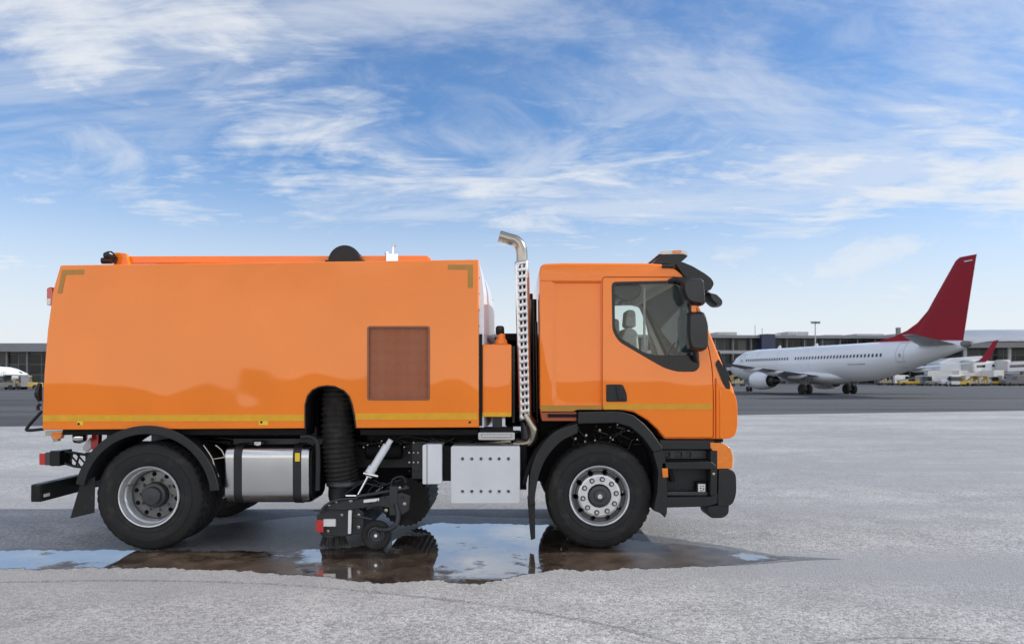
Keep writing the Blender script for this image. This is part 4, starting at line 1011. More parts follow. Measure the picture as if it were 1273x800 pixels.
# ------------------------------------------------------------------ AIRCRAFT
def section(x, zc, ry, rz, n=28): return [(x, ry * math.cos(2 * PI * k / n), zc + rz * math.sin(2 * PI * k / n)) for k in range(n)]
def airfoil(x0, x1, y, z, th, n=10, up=(0, 0, 1), fwd=None):
    """closed foil section between leading x0 and trailing x1 at span y"""
    c = x1 - x0; top, bot = [], []
    for k in range(n + 1):
        u = k / n; u = u * u * (3 - 2 * u)
        t = th * (1.48 * math.sqrt(u) - .63 * u - 1.758 * u * u + 1.42 * u ** 3 - .50 * u ** 4) * c * 1.6
        top.append((u, t)); bot.append((u, -t * .7))
    return [(x0 + c * u, y, z + t) for u, t in top] + [(x0 + c * u, y, z + t) for u, t in bot[::-1][1:-1]]
def airliner(name, label, loc, rotz, tailmat, windows=True, tip=None):
    A = thing(name, label, 'airplane', loc, rotz)
    st = [(0.0, 2.95, .06, .06), (.25, 2.97, .42, .42), (.8, 3.05, .82, .80), (1.7, 3.15, 1.2, 1.18), (2.6, 3.28, 1.48, 1.52), (4, 3.38, 1.72, 1.85), (6, 3.4, 1.88, 2.0), (9, 3.4, 1.88, 2.0), (14, 3.4, 1.88, 2.0), (20, 3.4, 1.88, 2.0), (24.5, 3.4, 1.88, 2.0), (26.5, 3.47, 1.86, 1.93), (28.5, 3.62, 1.75, 1.77), (30.5, 3.83, 1.56, 1.53), (32.5, 4.07, 1.28, 1.24), (34.5, 4.32, .95, .93), (36.2, 4.53, .64, .65), (37.4, 4.66, .42, .44), (38.0, 4.72, .28, .30)]
    def skin(x, z):
        for p, q in zip(st, st[1:]):
            if p[0] <= x <= q[0]:
                t = (x - p[0]) / (q[0] - p[0]); zc, ry, rz = (p[i] + (q[i] - p[i]) * t for i in (1, 2, 3))
                u = (z - zc) / rz; return ry * math.sqrt(max(.02, 1 - u * u)), math.asin(max(-.9, min(.9, u)))
    bm = BM(); loft(bm, [section(*s) for s in st]); fus = mk('fuselage', bm, M['plane_white'], A, local=True, angle=60)
    bm = BM(); loft(bm, [section(37.6, 4.69, .37, .38), section(38.2, 4.75, .26, .27), section(38.55, 4.80, .14, .15)]); mk('tail_exhaust', bm, M['veh_grey'], fus, local=True)
    # wing-body fairing
    bm = BM(); loft(bm, [section(x, 1.95, a, b) for x, a, b in ((11, .3, .2), (12.5, 1.5, .6), (15, 2.0, .85), (19, 2.05, .9), (22, 1.7, .75), (24.5, .7, .35), (26, .15, .1))]); mk('belly_fairing', bm, M['plane_white'], fus, local=True, angle=60)
    for s in (-1, 1):
        bm = BM()
        loft(bm, [airfoil(12.6, 20.6, s * 1.2, 2.0, .055), airfoil(13.9, 20.5, s * 2.6, 2.1, .055), airfoil(16.0, 20.9, s * 5.8, 2.45, .05), airfoil(19.4, 22.2, s * 11.5, 3.0, .045), airfoil(22.2, 23.9, s * 16.9, 3.55, .04)])
        w = mk('wing', bm, M['plane_grey'], A, local=True, angle=50)
        bm = BM(); loft(bm, [airfoil(22.2, 23.9, s * 16.9, 3.55, .04), airfoil(22.7, 24.0, s * 17.3, 3.75, .04), airfoil(23.1, 24.15, s * 17.5, 4.2, .035), airfoil(24.15, 24.75, s * 17.95, 6.1, .03)])
        mk('winglet', bm, tip or tailmat, w, local=True, angle=50)
        for yy, xx, zz in ((4.0, 20.2, 1.95), (7.6, 21.2, 2.35), (10.6, 21.9, 2.65)):
            bm = BM(); loft(bm, [section(xx - 2.2, zz, .05, .05), section(xx - 1.2, zz - .05, .18, .22), section(xx + .3, zz, .16, .2), section(xx + 1.3, zz + .12, .03, .05)])
            bmesh.ops.translate(bm, verts=bm.verts, vec=(0, s * yy, 0)); mk('flap_fairing', bm, M['plane_white'], w, local=True, angle=60)
        bm = BM(); loft(bm, [airfoil(33.3, 37.4, s * .5, 4.75, .04), airfoil(34.6, 37.8, s * 2.4, 5.0, .04), airfoil(36.9, 38.3, s * 5.7, 5.5, .035)]); mk('tailplane', bm, M['plane_grey'], A, local=True, angle=50)
        # engine
        e = BM(); lathe(e, [(.70, .5), (.80, .1), (.88, 0), (.96, .12), (1.05, .7), (1.06, 1.6), (.98, 2.6), (.84, 3.4), (.80, 3.4), (.80, 2.6), (.7, .6)], 36, 'X', (12.1, s * 4.25, 1.5), closed=True)
        en = mk('engine', e, M['plane_white'], A, local=True, angle=60)
        e = BM(); lathe(e, [(.79, 2.2), (.62, 2.9), (.58, 3.5), (.46, 4.2), (.44, 4.2), (.42, 3.9), (.25, 4.4), (.04, 5.0)], 30, 'X', (12.1, s * 4.25, 1.5)); mk('engine_nozzle', e, M['hub'], en, local=True)
        e = BM(); lathe(e, [(.05, .55), (.25, .8), (.75, .9), (.75, .95)], 30, 'X', (12.1, s * 4.25, 1.5)); mk('fan', e, M['hub'], en, local=True)
        e = BM(); prism(e, [(13.4, 2.45), (17.8, 2.45), (18.3, 2.2), (15.2, 1.9), (13.2, 2.3)], s * 4.25 - .12, s * 4.25 + .12); mk('pylon', e, M['plane_white'], en, local=True, bevel=.04)
        # main gear
        g = BM(); tube(g, [(19.6, s * 2.86, .56), (19.6, s * 2.86, 1.9)], .12, 10); tube(g, [(19.6, s * 2.3, .56), (19.6, s * 3.42, .56)], .08, 8); tube(g, [(19.6, s * 2.86, 1.0), (19.6, s * 1.9, 1.8)], .06, 8); box(g, 18.9, 20.1, s * 3.05 - .03, s * 3.05 + .03, .9, 1.7)
        gear = mk('landing_gear', g, M['veh_grey'], A, local=True)
        for d in (-.44, .44):
            g = BM(); lathe(g, [(.30, -.17), (.45, -.19), (.54, -.13), (.565, 0), (.54, .13), (.45, .19), (.30, .17)], 24, 'Y', (19.6, s * 2.86 + d, .565)); mk('wheel', g, M['rubber'], gear, local=True)
    g = BM(); tube(g, [(4.0, 0, .36), (4.0, 0, 1.7)], .09, 10); tube(g, [(4.0, -.3, .36), (4.0, .3, .36)], .06, 8); box(g, 3.4, 4.6, -.45, -.41, 1.0, 1.6); gear = mk('landing_gear', g, M['veh_grey'], A, local=True)
    for d in (-.22, .22):
        g = BM(); lathe(g, [(.18, -.1), (.28, -.11), (.34, -.06), (.355, 0), (.34, .06), (.28, .11), (.18, .1)], 20, 'Y', (4, d, .355)); mk('wheel', g, M['rubber'], gear, local=True)
    # fin: foil sections stacked upward
    def fs(z, x0, x1, th):
        p = airfoil(x0, x1, 0, 0, th); return [(a, c * 1.0, z) for a, b, c in p]
    bm = BM(); loft(bm, [fs(4.9, 30.6, 37.6, .035), fs(5.55, 31.6, 37.7, .04), fs(6.3, 32.4, 37.85, .042), fs(9.0, 34.4, 38.35, .04), fs(12.15, 36.8, 38.95, .035), fs(12.4, 37.25, 39.02, .02)])
    fin = mk('tail_fin', bm, tailmat, A, local=True, angle=50)
    bm = BM(); prism(bm, [(25.5, 5.3), (27.5, 5.52), (29.5, 5.86), (31.2, 6.35), (32.5, 7.0), (33.7, 8.0), (34.4, 8.0), (34.4, 5.0), (27, 5.2)], -.055, .055); mk('dorsal_fin', bm, tailmat, fin, local=True, bevel=.03)
    bm = BM(); box(bm, 37.8, 38.6, -.09, .09, 11.9, 11.98); mk('fin_mark', bm, M['plane_white'], fin, local=True)
    # windows of both flanks
    if windows:
        first = None
        for s in (-1, 1):
            for i, x in enumerate([6.2 + .508 * k for k in range(47)]):
                if i in (18, 19): continue
                z = 4.03; y, tilt = skin(x, z)
                if first is None:
                    bm = BM(); p = rnd([(-.12, -.17), (.12, -.17), (.12, .17), (-.12, .17)], .08, 4); prism(bm, p, -.012, .012); first = mk('cabin_window', bm, M['pane_dark'], fus, local=True); o = first
                else:
                    o = first.copy(); COL.objects.link(o); o.parent = fus
                o.location = (x, s * (y + .004), z); o.rotation_euler = (s * tilt, 0, 0)
        # cockpit panes
        bm = BM()
        for s in (-1, 1):
            for a0, a1 in ((8, 32), (36, 60), (64, 86)):
                vs = []
                for a, xx, zz in ((a0, 1.55, 3.72), (a1, 1.55, 3.72), (a1, 2.25, 4.2), (a0, 2.25, 4.2)):
                    rr_ = 1.16 if xx < 2 else 1.42; sx = xx - .35 * math.cos(R(a))
                    vs.append(bm.verts.new((sx - .05, s * rr_ * math.sin(R(a)) * (.92 if zz < 4 else .78), zz + .05)))
                bm.faces.new(vs)
        mk('cockpit_window', bm, M['pane_dark'], fus, local=True, solid=.04)
    # rear and front doors: outline strips
    for x0, dz in ((31.3, 0.0), (4.6, 0.0)):
        for s in (-1, 1):
            bm = BM()
            ry = 1.60 if x0 > 20 else 1.82
            zz = [3.0 + (.35 if x0 > 20 else 0) + .2 * k for k in range(10)]
            def yy(z, x): 
                return s * (skin(x, z)[0] + .012)
            for xa_ in (x0, x0 + .86):
                tube(bm, [(xa_, yy(z, xa_), z) for z in zz], .016, 4)
            tube(bm, [(x0, yy(zz[-1], x0), zz[-1]), (x0 + .86, yy(zz[-1], x0 + .86), zz[-1])], .016, 4); tube(bm, [(x0, yy(zz[0], x0), zz[0]), (x0 + .86, yy(zz[0], x0 + .86), zz[0])], .03, 4)
            box(bm, x0 + .32, x0 + .54, yy(3.95, x0 + .43) - .02, yy(3.95, x0 + .43) + .02, 3.8, 4.12)
            mk('cabin_door', bm, M['plane_grey'], fus, local=True)
    for s in (-1, 1):
        bm = BM(); z = 3.2; tube(bm, [(25.2, s * 1.88, z), (27.6, s * 1.80, z)], .035, 5); mk('cargo_hinge', bm, M['veh_grey'], fus, local=True)
    bm = BM(); prism(bm, [(10.2, 5.38), (10.6, 5.75), (10.9, 5.75), (11.0, 5.38)], -.02, .02); prism(bm, [(17.2, 5.38), (17.6, 5.7), (17.9, 5.7), (18.0, 5.38)], -.02, .02); mk('antenna', bm, M['plane_white'], fus, local=True)
    bm = BM(); prism(bm, [(38.0, 5.0), (38.7, 5.3), (39.3, 6.1), (39.1, 6.2), (38.5, 5.6)], -.05, .05)
    bm.free()
    return A
hvec = Vector((-.25, .968)); tailp = Vector((36.75, 60.6))      # x, distance from the camera of the tail end
nose = tailp + hvec * 38.0 * .93
A1 = airliner('airliner', 'white passenger jet with plain dark red tail fin and red winglets, beside the truck', (nose.x, nose.y - CAMD, 0), math.atan2(-hvec.y, -hvec.x), M['plane_red'])
A1.scale = (.93, .93, .93)
# smaller white jet cut by the left edge of the photograph
B = airliner('parked_jet', 'white jet at the far left behind the truck, nearly hidden by its hopper', (-72.6, 113 - CAMD, 0), R(200), M['plane_white'], tip=M['plane_white'])
B.scale = (.62, .62, .62)

# ------------------------------------------------------------------ BUILDINGS
def wheels(v, xs, w, r=.35):
    for x in xs:
        for s in (-1, 1):
            bm = BM(); lathe(bm, [(.12, -.11), (r * .8, -.12), (r, -.06), (r, .06), (r * .8, .12), (.12, .11)], 16, 'Y', (x, s * (w / 2 - .08), r)); mk('wheel', bm, M['rubber'], v, local=True)
def building(name, label, cat, px, D, rotz):
    return thing(name, label, cat, ((px - HX) * D / F, D - CAMD, 0), rotz)
G1 = facade('terminal_glazing', 1.9, 3.9, (.012, .016, .018), (.075, .095, .095), (.12, .13, .135), .07, .05)
G2 = facade('hall_glazing', 2.6, 2.3, (.012, .016, .018), (.06, .075, .07), (.14, .155, .155), .06, .06)
# main terminal, right of the cab
t1 = building('terminal_building', 'long dark glazed terminal with flat pale roof and navy block, behind the passenger jet', 'building', 700, 198, R(4.5))
bm = BM(); box(bm, -52, 150, 0, 24, 0, 12.2); mk('glazed_wall', bm, G1, t1, local=True)
bm = BM(); box(bm, -53.5, 151.5, -2.4, 26, 12.2, 13.0); mk('roof', bm, M['bld_roof'], t1, local=True, bevel=.05)
for zz in (3.6, 8.1):
    bm = BM(); box(bm, -52.6, 150.6, -1.3, -.02, zz, zz + .85); mk('floor_band', bm, M['bld_pale'], t1, local=True)
for k in range(-10, 31):
    bm = BM(); box(bm, 1 + k * 4.95, 1.28 + k * 4.95, -1.2, -.9, 0, 12.19); mk('column', bm, M['bld_roof'], t1, local=True)
bm = BM(); box(bm, 52.5, 56.2, -3.6, -1.4, 0.0, 13.2); mk('navy_block', bm, M['bld_blue'], t1, local=True, bevel=.05)
for x0, x1, h in ((44, 49.5, 1.3), (58, 62, .9), (64, 70, 1.5), (75, 80, .7), (84, 92, 1.0), (96, 98, 1.1), (33, 38, 1.0), (102, 112, .8)):
    bm = BM(); box(bm, x0, x1, 6, 14, 13.0, 13.0 + h); 
    for q in range(3): box(bm, x0 + .3 + q * .8, x0 + .7 + q * .8, 5.2, 5.9, 13.0, 13.0 + h * .6)
    mk('roof_unit', bm, M['bld_pale'], t1, local=True, bevel=.05)
bm = BM(); box(bm, 94.2, 95.1, 3, 4, 13.0, 15.6); mk('chimney', bm, M['veh_grey'], t1, local=True)
bm = BM(); tube(bm, [(53, 2, 13), (53, 2, 16)], .07, 6); tube(bm, [(55, 2, 13), (55, 2, 15.2)], .07, 6); mk('aerial', bm, M['veh_grey'], t1, local=True)
# pale concourse at the far right
t2 = building('concourse_building', 'pale concourse with broad white roof and dark undercroft at the far right', 'building', 1178, 176, R(-8))
bm = BM(); box(bm, 4, 90, 2, 30, 0, 8.6); mk('glazed_wall', bm, G2, t2, local=True)
ro = []
for k in range(9):
    t = k / 8; ro.append((0, -3 + 44 * t, 8.6 + 5.0 * math.sin(PI * (.10 + .8 * t))))
bm = BM(); lo = [bm.verts.new((0, p[1], p[2])) for p in ro]; hi = [bm.verts.new((95, p[1], p[2])) for p in ro]
for k in range(8): bm.faces.new((lo[k], lo[k + 1], hi[k + 1], hi[k]))
mk('curved_roof', bm, M['bld_white'], t2, local=True, solid=.5)
bm = BM(); box(bm, 0, 95, -3.2, -2.6, 8.55, 9.75); mk('roof_fascia', bm, M['veh_grey'], t2, local=True)
for k in range(10):
    bm = BM(); box(bm, 3 + 9.5 * k, 3.6 + 9.5 * k, -1.5, -.9, 0, 8.6); mk('column', bm, M['bld_pale'], t2, local=True)
bm = BM(); box(bm, -4, 7, -6, 2, 3.0, 5.0); prism(bm, [(-4, 5.0), (7, 5.0), (5, 6.6), (-1, 6.2)], -5.5, 1.5); box(bm, -2, -1, -4, -3, 0, 3.2); box(bm, 4, 5, -4, -3, 0, 3.2); mk('white_annexe', bm, M['bld_white'], t2, local=True, bevel=.1)
def jet_bridge(label, px, D, rot, ln):
    j = thing('jet_bridge', label, 'jet bridge', ((px - HX) * D / F, D - CAMD, 0), R(rot), 'passenger bridges at the concourse')
    bm = BM(); prism(bm, [(0, 3.0), (ln, 3.4), (ln, 5.6), (0, 5.2)], -1.3, 1.3); t = mk('tunnel', bm, M['bld_white'], j, local=True, bevel=.08)
    bm = BM(); prism(bm, [(.5, 3.9), (ln - .5, 4.3), (ln - .5, 4.9), (.5, 4.5)], -1.32, 1.32); mk('window_band', bm, M['pane_dark'], t, local=True)
    bm = BM(); lathe(bm, [(1.5, 3.1), (1.5, 5.4), (1.2, 5.7)], 20, 'Z', (-.6, 0, 0)); mk('rotunda', bm, M['bld_pale'], j, local=True)
    bm = BM(); box(bm, 3, 3.4, -1, -.6, .4, 3.3); mk('leg', bm, M['veh_grey'], j, local=True)
    bm = BM(); box(bm, 3, 3.4, .6, 1, .4, 3.3); mk('leg', bm, M['veh_grey'], j, local=True)
    wheels(j, (3.2,), 2.4, .45)
jet_bridge('white passenger bridge reaching out from the concourse, half hidden by the red winglet', 1206, 170, 12, 9)
jet_bridge('white passenger bridge at the right edge over the beige cart', 1250, 168, -20, 10)
# low hall at the left
t3 = building('glazed_hall', 'low glazed hall with thick grey fascia at the far left, behind the parked white jet', 'building', -120, 168, R(-1))
bm = BM(); box(bm, 0, 70, 0, 20, 0, 7.4); mk('glazed_wall', bm, G2, t3, local=True)
bm = BM(); box(bm, -1, 71, -2.0, 22, 7.4, 9.3); mk('roof_fascia', bm, M['bld_roof'], t3, local=True, bevel=.05)
for k in range(16):
    bm = BM(); box(bm, .5 + k * 4.6, .9 + k * 4.6, -.5, -.02, 0, 7.39); mk('column', bm, M['veh_grey'], t3, local=True)
# far hill
bm = BM(); pts = [(-200, 0)]
rings = []
for i in range(40):
    t = i / 39; x = 900 + 1500 * t; h = 85 * math.sin(PI * min(1, t * 1.1)) ** .8 + 10 * math.sin(t * 17) + 5 * math.sin(t * 41)
    rings.append([(x, 1500, 0), (x, 1650, max(.5, h * .6)), (x, 1800, max(1, h)), (x, 2100, max(1, h * .8)), (x, 2500, 0)])
vv = [[bm.verts.new(p) for p in r] for r in rings]
for i in range(39):
    for k in range(4): bm.faces.new((vv[i][k], vv[i][k + 1], vv[i + 1][k + 1], vv[i + 1][k]))
structure('hill', bm, M['far_hill'])
# floodlight mast
D = 185; fm = thing('floodlight_mast', 'tall slim floodlight mast standing in front of the terminal roofline', 'lamp', ((1013.5 - HX) * D / F, D - CAMD, 0))
bm = BM(); tube(bm, [(0, 0, 0), (0, 0, 15.6)], [.22, .11], 10); mk('pole', bm, M['bld_pale'], fm, local=True)
bm = BM(); box(bm, -1.1, 1.1, -.3, .3, 15.3, 15.5)
for k in range(4): box(bm, -1.05 + k * .56, -.65 + k * .56, -.5, -.1, 15.0, 15.42)
mk('lamp_head', bm, M['veh_grey'], fm, local=True)

# ------------------------------------------------------------------ SERVICE VEHICLES
def vehicle(kind, name, label, cat, px, D, rot, m, group='ground service vehicles by the terminal'):
    v = thing(name, label, cat, ((px - HX) * D / F, D - CAMD, 0), R(rot), group)
    if kind == 'tug':
        bm = BM(); prism(bm, [(-1.6, .35), (1.6, .35), (1.6, .95), (.2, 1.05), (-.2, 1.0), (-1.6, 1.0)], -.75, .75); mk('body', bm, m, v, local=True, bevel=.06)
        bm = BM(); prism(bm, [(-1.2, 1.0), (.2, 1.02), (.05, 1.85), (-1.1, 1.85)], -.68, .68); c = mk('cab', bm, M['pane_dark'], v, local=True, bevel=.05)
        bm = BM(); box(bm, -1.2, .15, -.72, .72, 1.85, 1.95); mk('cab_roof', bm, m, v, local=True, bevel=.03); wheels(v, (-1.05, 1.05), 1.5, .36)
    elif kind == 'cart':
        bm = BM(); box(bm, -1.5, 1.5, -.75, .75, .42, .58); mk('bed', bm, M['veh_grey'], v, local=True, bevel=.02)
        bm = BM(); box(bm, -1.45, 1.45, -.74, .74, 2.0, 2.12); mk('canopy', bm, m, v, local=True, bevel=.03)
        for q in (-1.45, 1.38):
            bm = BM(); box(bm, q, q + .07, -.7, .7, .58, 2.0); mk('end_panel', bm, m, v, local=True)
        bm = BM(); 
        for q in range(5): box(bm, -1.3 + q * .53, -.85 + q * .53, -.55, .4, .582, 1.0 + .25 * ((q * 7) % 3))
        mk('load', bm, M['canvas'], v, local=True, bevel=.05); wheels(v, (-1.0, 1.0), 1.5, .24)
    elif kind == 'van':
        bm = BM(); prism(bm, [(-2.5, .4), (2.5, .4), (2.55, 1.1), (1.6, 1.3), (1.0, 2.2), (-2.45, 2.3)], -.95, .95); b = mk('body', bm, m, v, local=True, bevel=.08)
        bm = BM(); prism(bm, [(.15, 1.3), (1.42, 1.3), (.95, 2.05), (.15, 2.05)], -.96, .96); mk('window', bm, M['pane_dark'], v, local=True)
        wheels(v, (-1.6, 1.6), 1.9, .34)
    elif kind == 'truck':
        bm = BM(); prism(bm, [(2.2, .5), (3.9, .5), (3.95, 1.4), (3.6, 2.4), (2.2, 2.4)], -1.1, 1.1); c = mk('cab', bm, m, v, local=True, bevel=.08)
        bm = BM(); prism(bm, [(2.7, 1.5), (3.7, 1.5), (3.45, 2.2), (2.7, 2.2)], -1.11, 1.11); mk('window', bm, M['pane_dark'], c, local=True)
        bm = BM(); box(bm, -3.9, 2.05, -1.2, 1.2, .95, 3.3); mk('cargo_box', bm, M['veh_white'], v, local=True, bevel=.05)
        bm = BM(); box(bm, -3.9, 3.6, -.5, .5, .5, .9); mk('chassis', bm, M['veh_grey'], v, local=True); wheels(v, (-2.6, 2.8), 2.3, .45)
    elif kind == 'bus':
        bm = BM(); box(bm, -6, 6, -1.3, 1.3, .35, 3.0); mk('body', bm, m, v, local=True, bevel=.15)
        bm = BM(); box(bm, -5.7, 5.8, -1.31, 1.31, 1.5, 2.5); mk('window_band', bm, G2, v, local=True); wheels(v, (-3.6, 3.6), 2.6, .48)
    elif kind == 'loader':
        bm = BM(); box(bm, -2.5, 2.5, -.8, .8, .4, .95); mk('body', bm, m, v, local=True, bevel=.06)
        bm = BM(); prism(bm, [(-2.8, .95), (-2.8, 1.15), (3.2, 2.0), (3.2, 1.8)], -.5, .5); mk('belt', bm, M['veh_grey'], v, local=True)
        bm = BM(); box(bm, -.4, .8, .3, .8, .95, 1.9); mk('cab', bm, M['pane_dark'], v, local=True, bevel=.05); wheels(v, (-1.7, 1.7), 1.6, .34)
    return v
VL = [
 ('van', 'service_van', 'white van with rounded nose under the jet tail, leftmost of the distant vehicles', 'van', 1121, 168, 10, M['veh_white']),
 ('loader', 'belt_loader', 'yellow belt loader with raised grey belt beside the white van below the jet tail', 'loader', 1133, 160, -12, M['veh_yellow']),
 ('cart', 'baggage_cart', 'canvas baggage cart between the yellow belt loader and the navy truck', 'cart', 1148, 164, 5, M['canvas']),
 ('truck', 'catering_truck', 'white box truck with navy cab behind the canvas baggage cart', 'truck', 1163, 172, 170, M['veh_blue']),
 ('tug', 'baggage_tug', 'yellow tug with dark cab in front of the white box truck', 'tug', 1155, 155, 15, M['veh_grey']),
 ('van', 'service_van', 'white van with its front turned left, left of the yellow tug pair', 'van', 1181, 156, 185, M['veh_white']),
 ('tug', 'baggage_tug', 'yellow tug nearest the taxiway edge, left of the beige carts', 'tug', 1194, 150, -8, M['veh_yellow']),
 ('cart', 'baggage_cart', 'beige roofed baggage cart directly right of the yellow tug, left one of the pair', 'cart', 1206, 151, 3, M['canvas']),
 ('cart', 'baggage_cart', 'yellow roofed baggage cart at the end of the beige cart', 'cart', 1217, 152, 3, M['veh_yellow']),
 ('truck', 'box_truck', 'white box truck with white cab behind the baggage carts', 'truck', 1207, 170, 8, M['veh_white']),
 ('bus', 'apron_bus', 'long white apron bus parked below the concourse roof', 'bus', 1243, 172, -6, M['veh_white']),
 ('loader', 'belt_loader', 'yellow belt loader in front of the white apron bus at the right', 'loader', 1236, 160, 176, M['veh_yellow']),
 ('cart', 'baggage_cart', 'beige baggage cart at the right edge of the photograph', 'cart', 1252, 159, -3, M['canvas']),
 ('van', 'service_van', 'navy van at the right edge behind the last beige cart', 'van', 1268, 163, 5, M['veh_blue']),
 ('tug', 'baggage_tug', 'yellow tug in front of the white jet nose at the far left', 'tug', 36, 108, 12, M['veh_yellow']),
 ('cart', 'baggage_cart', 'dark grey cart beside the yellow tug at the far left edge', 'cart', 20, 107, 170, M['veh_grey']),
 ('tug', 'baggage_tug', 'grey tug cut by the left edge of the photograph', 'tug', 4, 106, 20, M['veh_grey']),
 ('cart', 'baggage_cart', 'yellow roofed cart between the jet nose gear and the truck cab', 'cart', 917, 150, 5, M['veh_yellow']),
]
VL += [
 ('truck', 'box_truck', 'white box truck standing between the concourse columns right of the jet tail', 'truck', 1226, 169, 95, M['veh_grey']),
 ('cart', 'baggage_cart', 'canvas cart under the middle of the jet tail, left of all the yellow loaders', 'cart', 1100, 166, -4, M['veh_grey']),
 ('tug', 'baggage_tug', 'white tug nose on to the taxiway between the two belt loaders', 'tug', 1184, 148, 80, M['veh_white']),
 ('loader', 'belt_loader', 'grey belt loader behind the pair of baggage carts', 'loader', 1221, 158, 30, M['veh_grey']),
 ('van', 'service_van', 'grey van at the right edge in front of the navy van', 'van', 1262, 154, 178, M['veh_grey']),
]
VL[4] = ('tug', 'baggage_tug', 'grey tug with dark cab in front of the navy cabbed box truck', 'tug', 1155, 155, 15, M['veh_grey'])
for a in VL: vehicle(*a)

# ------------------------------------------------------------------ LIGHT, SKY, CAMERA
SUN_EL, SUN_OFF = R(34), R(-.5)       # elevation; turn of the sun towards the camera side of the truck's axis
wd = bpy.data.worlds.new('World'); scene.world = wd; wd.use_nodes = True
N, L = wd.node_tree.nodes, wd.node_tree.links
for n in list(N): N.remove(n)
out = N.new('ShaderNodeOutputWorld'); bg = N.new('ShaderNodeBackground'); bg.inputs['Strength'].default_value = .10; L.new(bg.outputs[0], out.inputs[0])
sky = N.new('ShaderNodeTexSky'); sky.sky_type = 'NISHITA'; sky.sun_disc = False
sky.sun_elevation = SUN_EL; sky.sun_rotation = R(90) + SUN_OFF; sky.air_density = 1.0; sky.dust_density = .6; sky.ozone_density = 2.0
tc = N.new('ShaderNodeTexCoord')
sp = N.new('ShaderNodeSeparateXYZ'); L.new(tc.outputs['Generated'], sp.inputs[0])
def mth(op, a, c=0.0, d=None):
    n = N.new('ShaderNodeMath'); n.operation = op
    for i, v in enumerate((a, c, d)):
        if v is None: continue
        if isinstance(v, (int, float)): n.inputs[i].default_value = v
        else: L.new(v, n.inputs[i])
    return n.outputs[0]
def mrg(v, a, b, lo, hi, smooth=True):
    n = N.new('ShaderNodeMapRange'); n.interpolation_type = 'SMOOTHSTEP' if smooth else 'LINEAR'
    for i, q in enumerate((a, b, lo, hi)): n.inputs[i + 1].default_value = q
    L.new(v, n.inputs[0]); return n.outputs[0]
zc_ = mth('ADD', mth('MAXIMUM', sp.outputs[2], 0.0), .13)
cmb = N.new('ShaderNodeCombineXYZ'); L.new(mth('DIVIDE', sp.outputs[0], zc_), cmb.inputs[0]); L.new(mth('DIVIDE', sp.outputs[1], zc_), cmb.inputs[1])
def nz(scale, detail, rough, rot, sc, dist, loc=(0, 0, 0)):
    m = N.new('ShaderNodeMapping'); m.inputs['Rotation'].default_value = (0, 0, rot); m.inputs['Scale'].default_value = sc; m.inputs['Location'].default_value = loc
    L.new(cmb.outputs[0], m.inputs[0])
    n = N.new('ShaderNodeTexNoise'); n.inputs['Scale'].default_value = scale; n.inputs['Detail'].default_value = detail; n.inputs['Roughness'].default_value = rough; n.inputs['Distortion'].default_value = dist
    L.new(m.outputs[0], n.inputs['Vector']); return n.outputs['Fac']
c_big = nz(.80, 5, .55, R(15), (1, 1.1, 1), .5, (3.1, 2.9, 0))
c_str = nz(2.0, 11, .66, R(-24), (.85, 1.25, 1), 1.0, (1.3, 4.2, 0))
c_fin = nz(4.6, 9, .66, R(32), (.5, 1.6, 1), 1.2, (7, 2, 0))
c_veil = nz(.9, 9, .62, R(-35), (.7, 1.2, 1), .9, (11, 5, 0))
s = mth('ADD', mth('ADD', mth('MULTIPLY', c_big, .85), mth('MULTIPLY', c_str, .50)), mth('MULTIPLY', c_fin, .30))
cloud = mth('MAXIMUM', mrg(s, .76, 1.02, 0, .92), mrg(mth('ADD', c_veil, mth('MULTIPLY', c_fin, .22)), .50, .80, 0, .58))
low = mrg(sp.outputs[2], .02, .30, 1, 0)          # thin veil towards the horizon
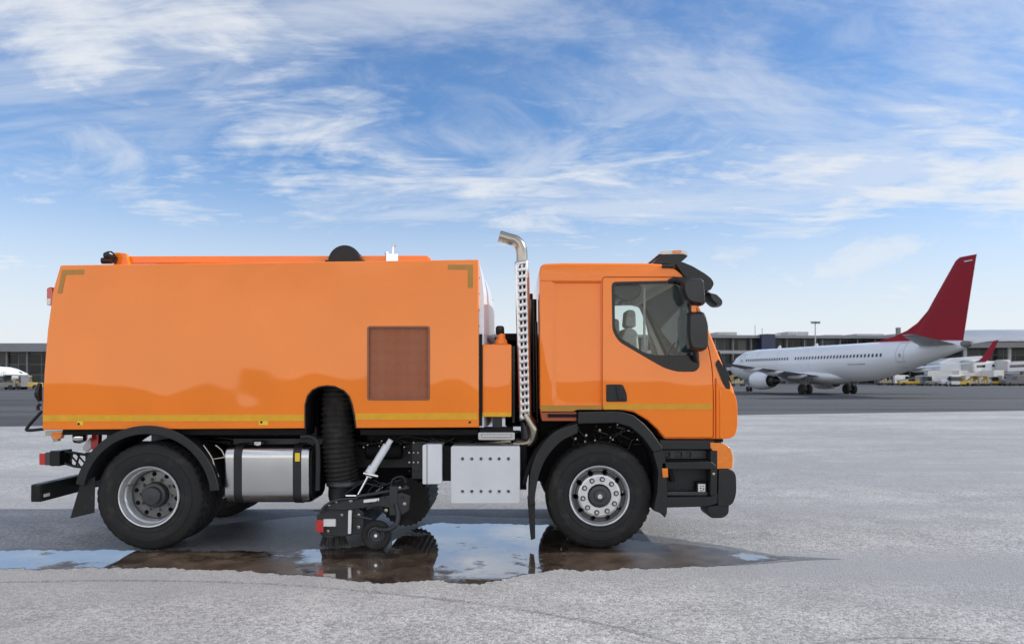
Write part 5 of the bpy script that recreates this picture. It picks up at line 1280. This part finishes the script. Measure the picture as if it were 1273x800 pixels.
# soft mottled banks low over the horizon
ml = N.new('ShaderNodeMapping'); ml.inputs['Scale'].default_value = (3.2, 3.2, 7.5); ml.inputs['Rotation'].default_value = (0, R(-14), 0); ml.inputs['Location'].default_value = (5.3, 2.2, 1.4); L.new(tc.outputs['Generated'], ml.inputs[0])
nl = N.new('ShaderNodeTexNoise'); nl.inputs['Scale'].default_value = 1.5; nl.inputs['Detail'].default_value = 10; nl.inputs['Roughness'].default_value = .6; nl.inputs['Distortion'].default_value = .7; L.new(ml.outputs[0], nl.inputs['Vector'])
bank = mth('MULTIPLY', mrg(nl.outputs['Fac'], .44, .70, 0, .78), mrg(sp.outputs[2], .12, .46, 1, .25))
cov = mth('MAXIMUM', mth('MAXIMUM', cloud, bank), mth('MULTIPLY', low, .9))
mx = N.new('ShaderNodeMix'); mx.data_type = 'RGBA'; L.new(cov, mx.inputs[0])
tint = N.new('ShaderNodeMix'); tint.data_type = 'RGBA'; tint.blend_type = 'MULTIPLY'; tint.inputs[0].default_value = 1; tint.inputs[7].default_value = (.64, .86, 1.08, 1)
L.new(sky.outputs[0], tint.inputs[6]); L.new(tint.outputs[2], mx.inputs[6])
# clouds behind the camera made brighter, added fill light for the truck's near flank
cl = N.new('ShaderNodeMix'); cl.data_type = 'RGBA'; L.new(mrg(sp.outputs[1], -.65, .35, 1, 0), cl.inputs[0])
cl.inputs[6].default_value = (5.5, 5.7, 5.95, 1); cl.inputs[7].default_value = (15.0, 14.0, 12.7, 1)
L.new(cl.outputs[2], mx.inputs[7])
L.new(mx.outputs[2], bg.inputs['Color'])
sl = bpy.data.lights.new('sun', 'SUN'); sl.energy = 2.6; sl.angle = R(.5); sl.color = (1, .95, .87)
so = bpy.data.objects.new('sun', sl); COL.objects.link(so)
d = Vector((-math.cos(SUN_EL) * math.cos(SUN_OFF), math.cos(SUN_EL) * math.sin(SUN_OFF), -math.sin(SUN_EL)))
so.rotation_euler = d.to_track_quat('-Z', 'Y').to_euler(); so.location = (20, -5, 20)
cam = bpy.data.cameras.new('camera'); co = bpy.data.objects.new('camera', cam); COL.objects.link(co)
co.location = (0, -CAMD, EYE); co.rotation_euler = (R(90), 0, 0)
cam.sensor_width = 36; cam.lens = 36 * F / 1273; cam.shift_y = (HY - 400) / 1273; cam.shift_x = 0
cam.clip_start = .1; cam.clip_end = 9000
cam.dof.use_dof = True; cam.dof.focus_distance = CAMD + .2; cam.dof.aperture_fstop = 2.8
scene.camera = co
scene.view_settings.view_transform = 'Standard'; scene.view_settings.look = 'None'; scene.view_settings.gamma = 1; scene.view_settings.exposure = 0.60
scene.view_settings.use_curve_mapping = False
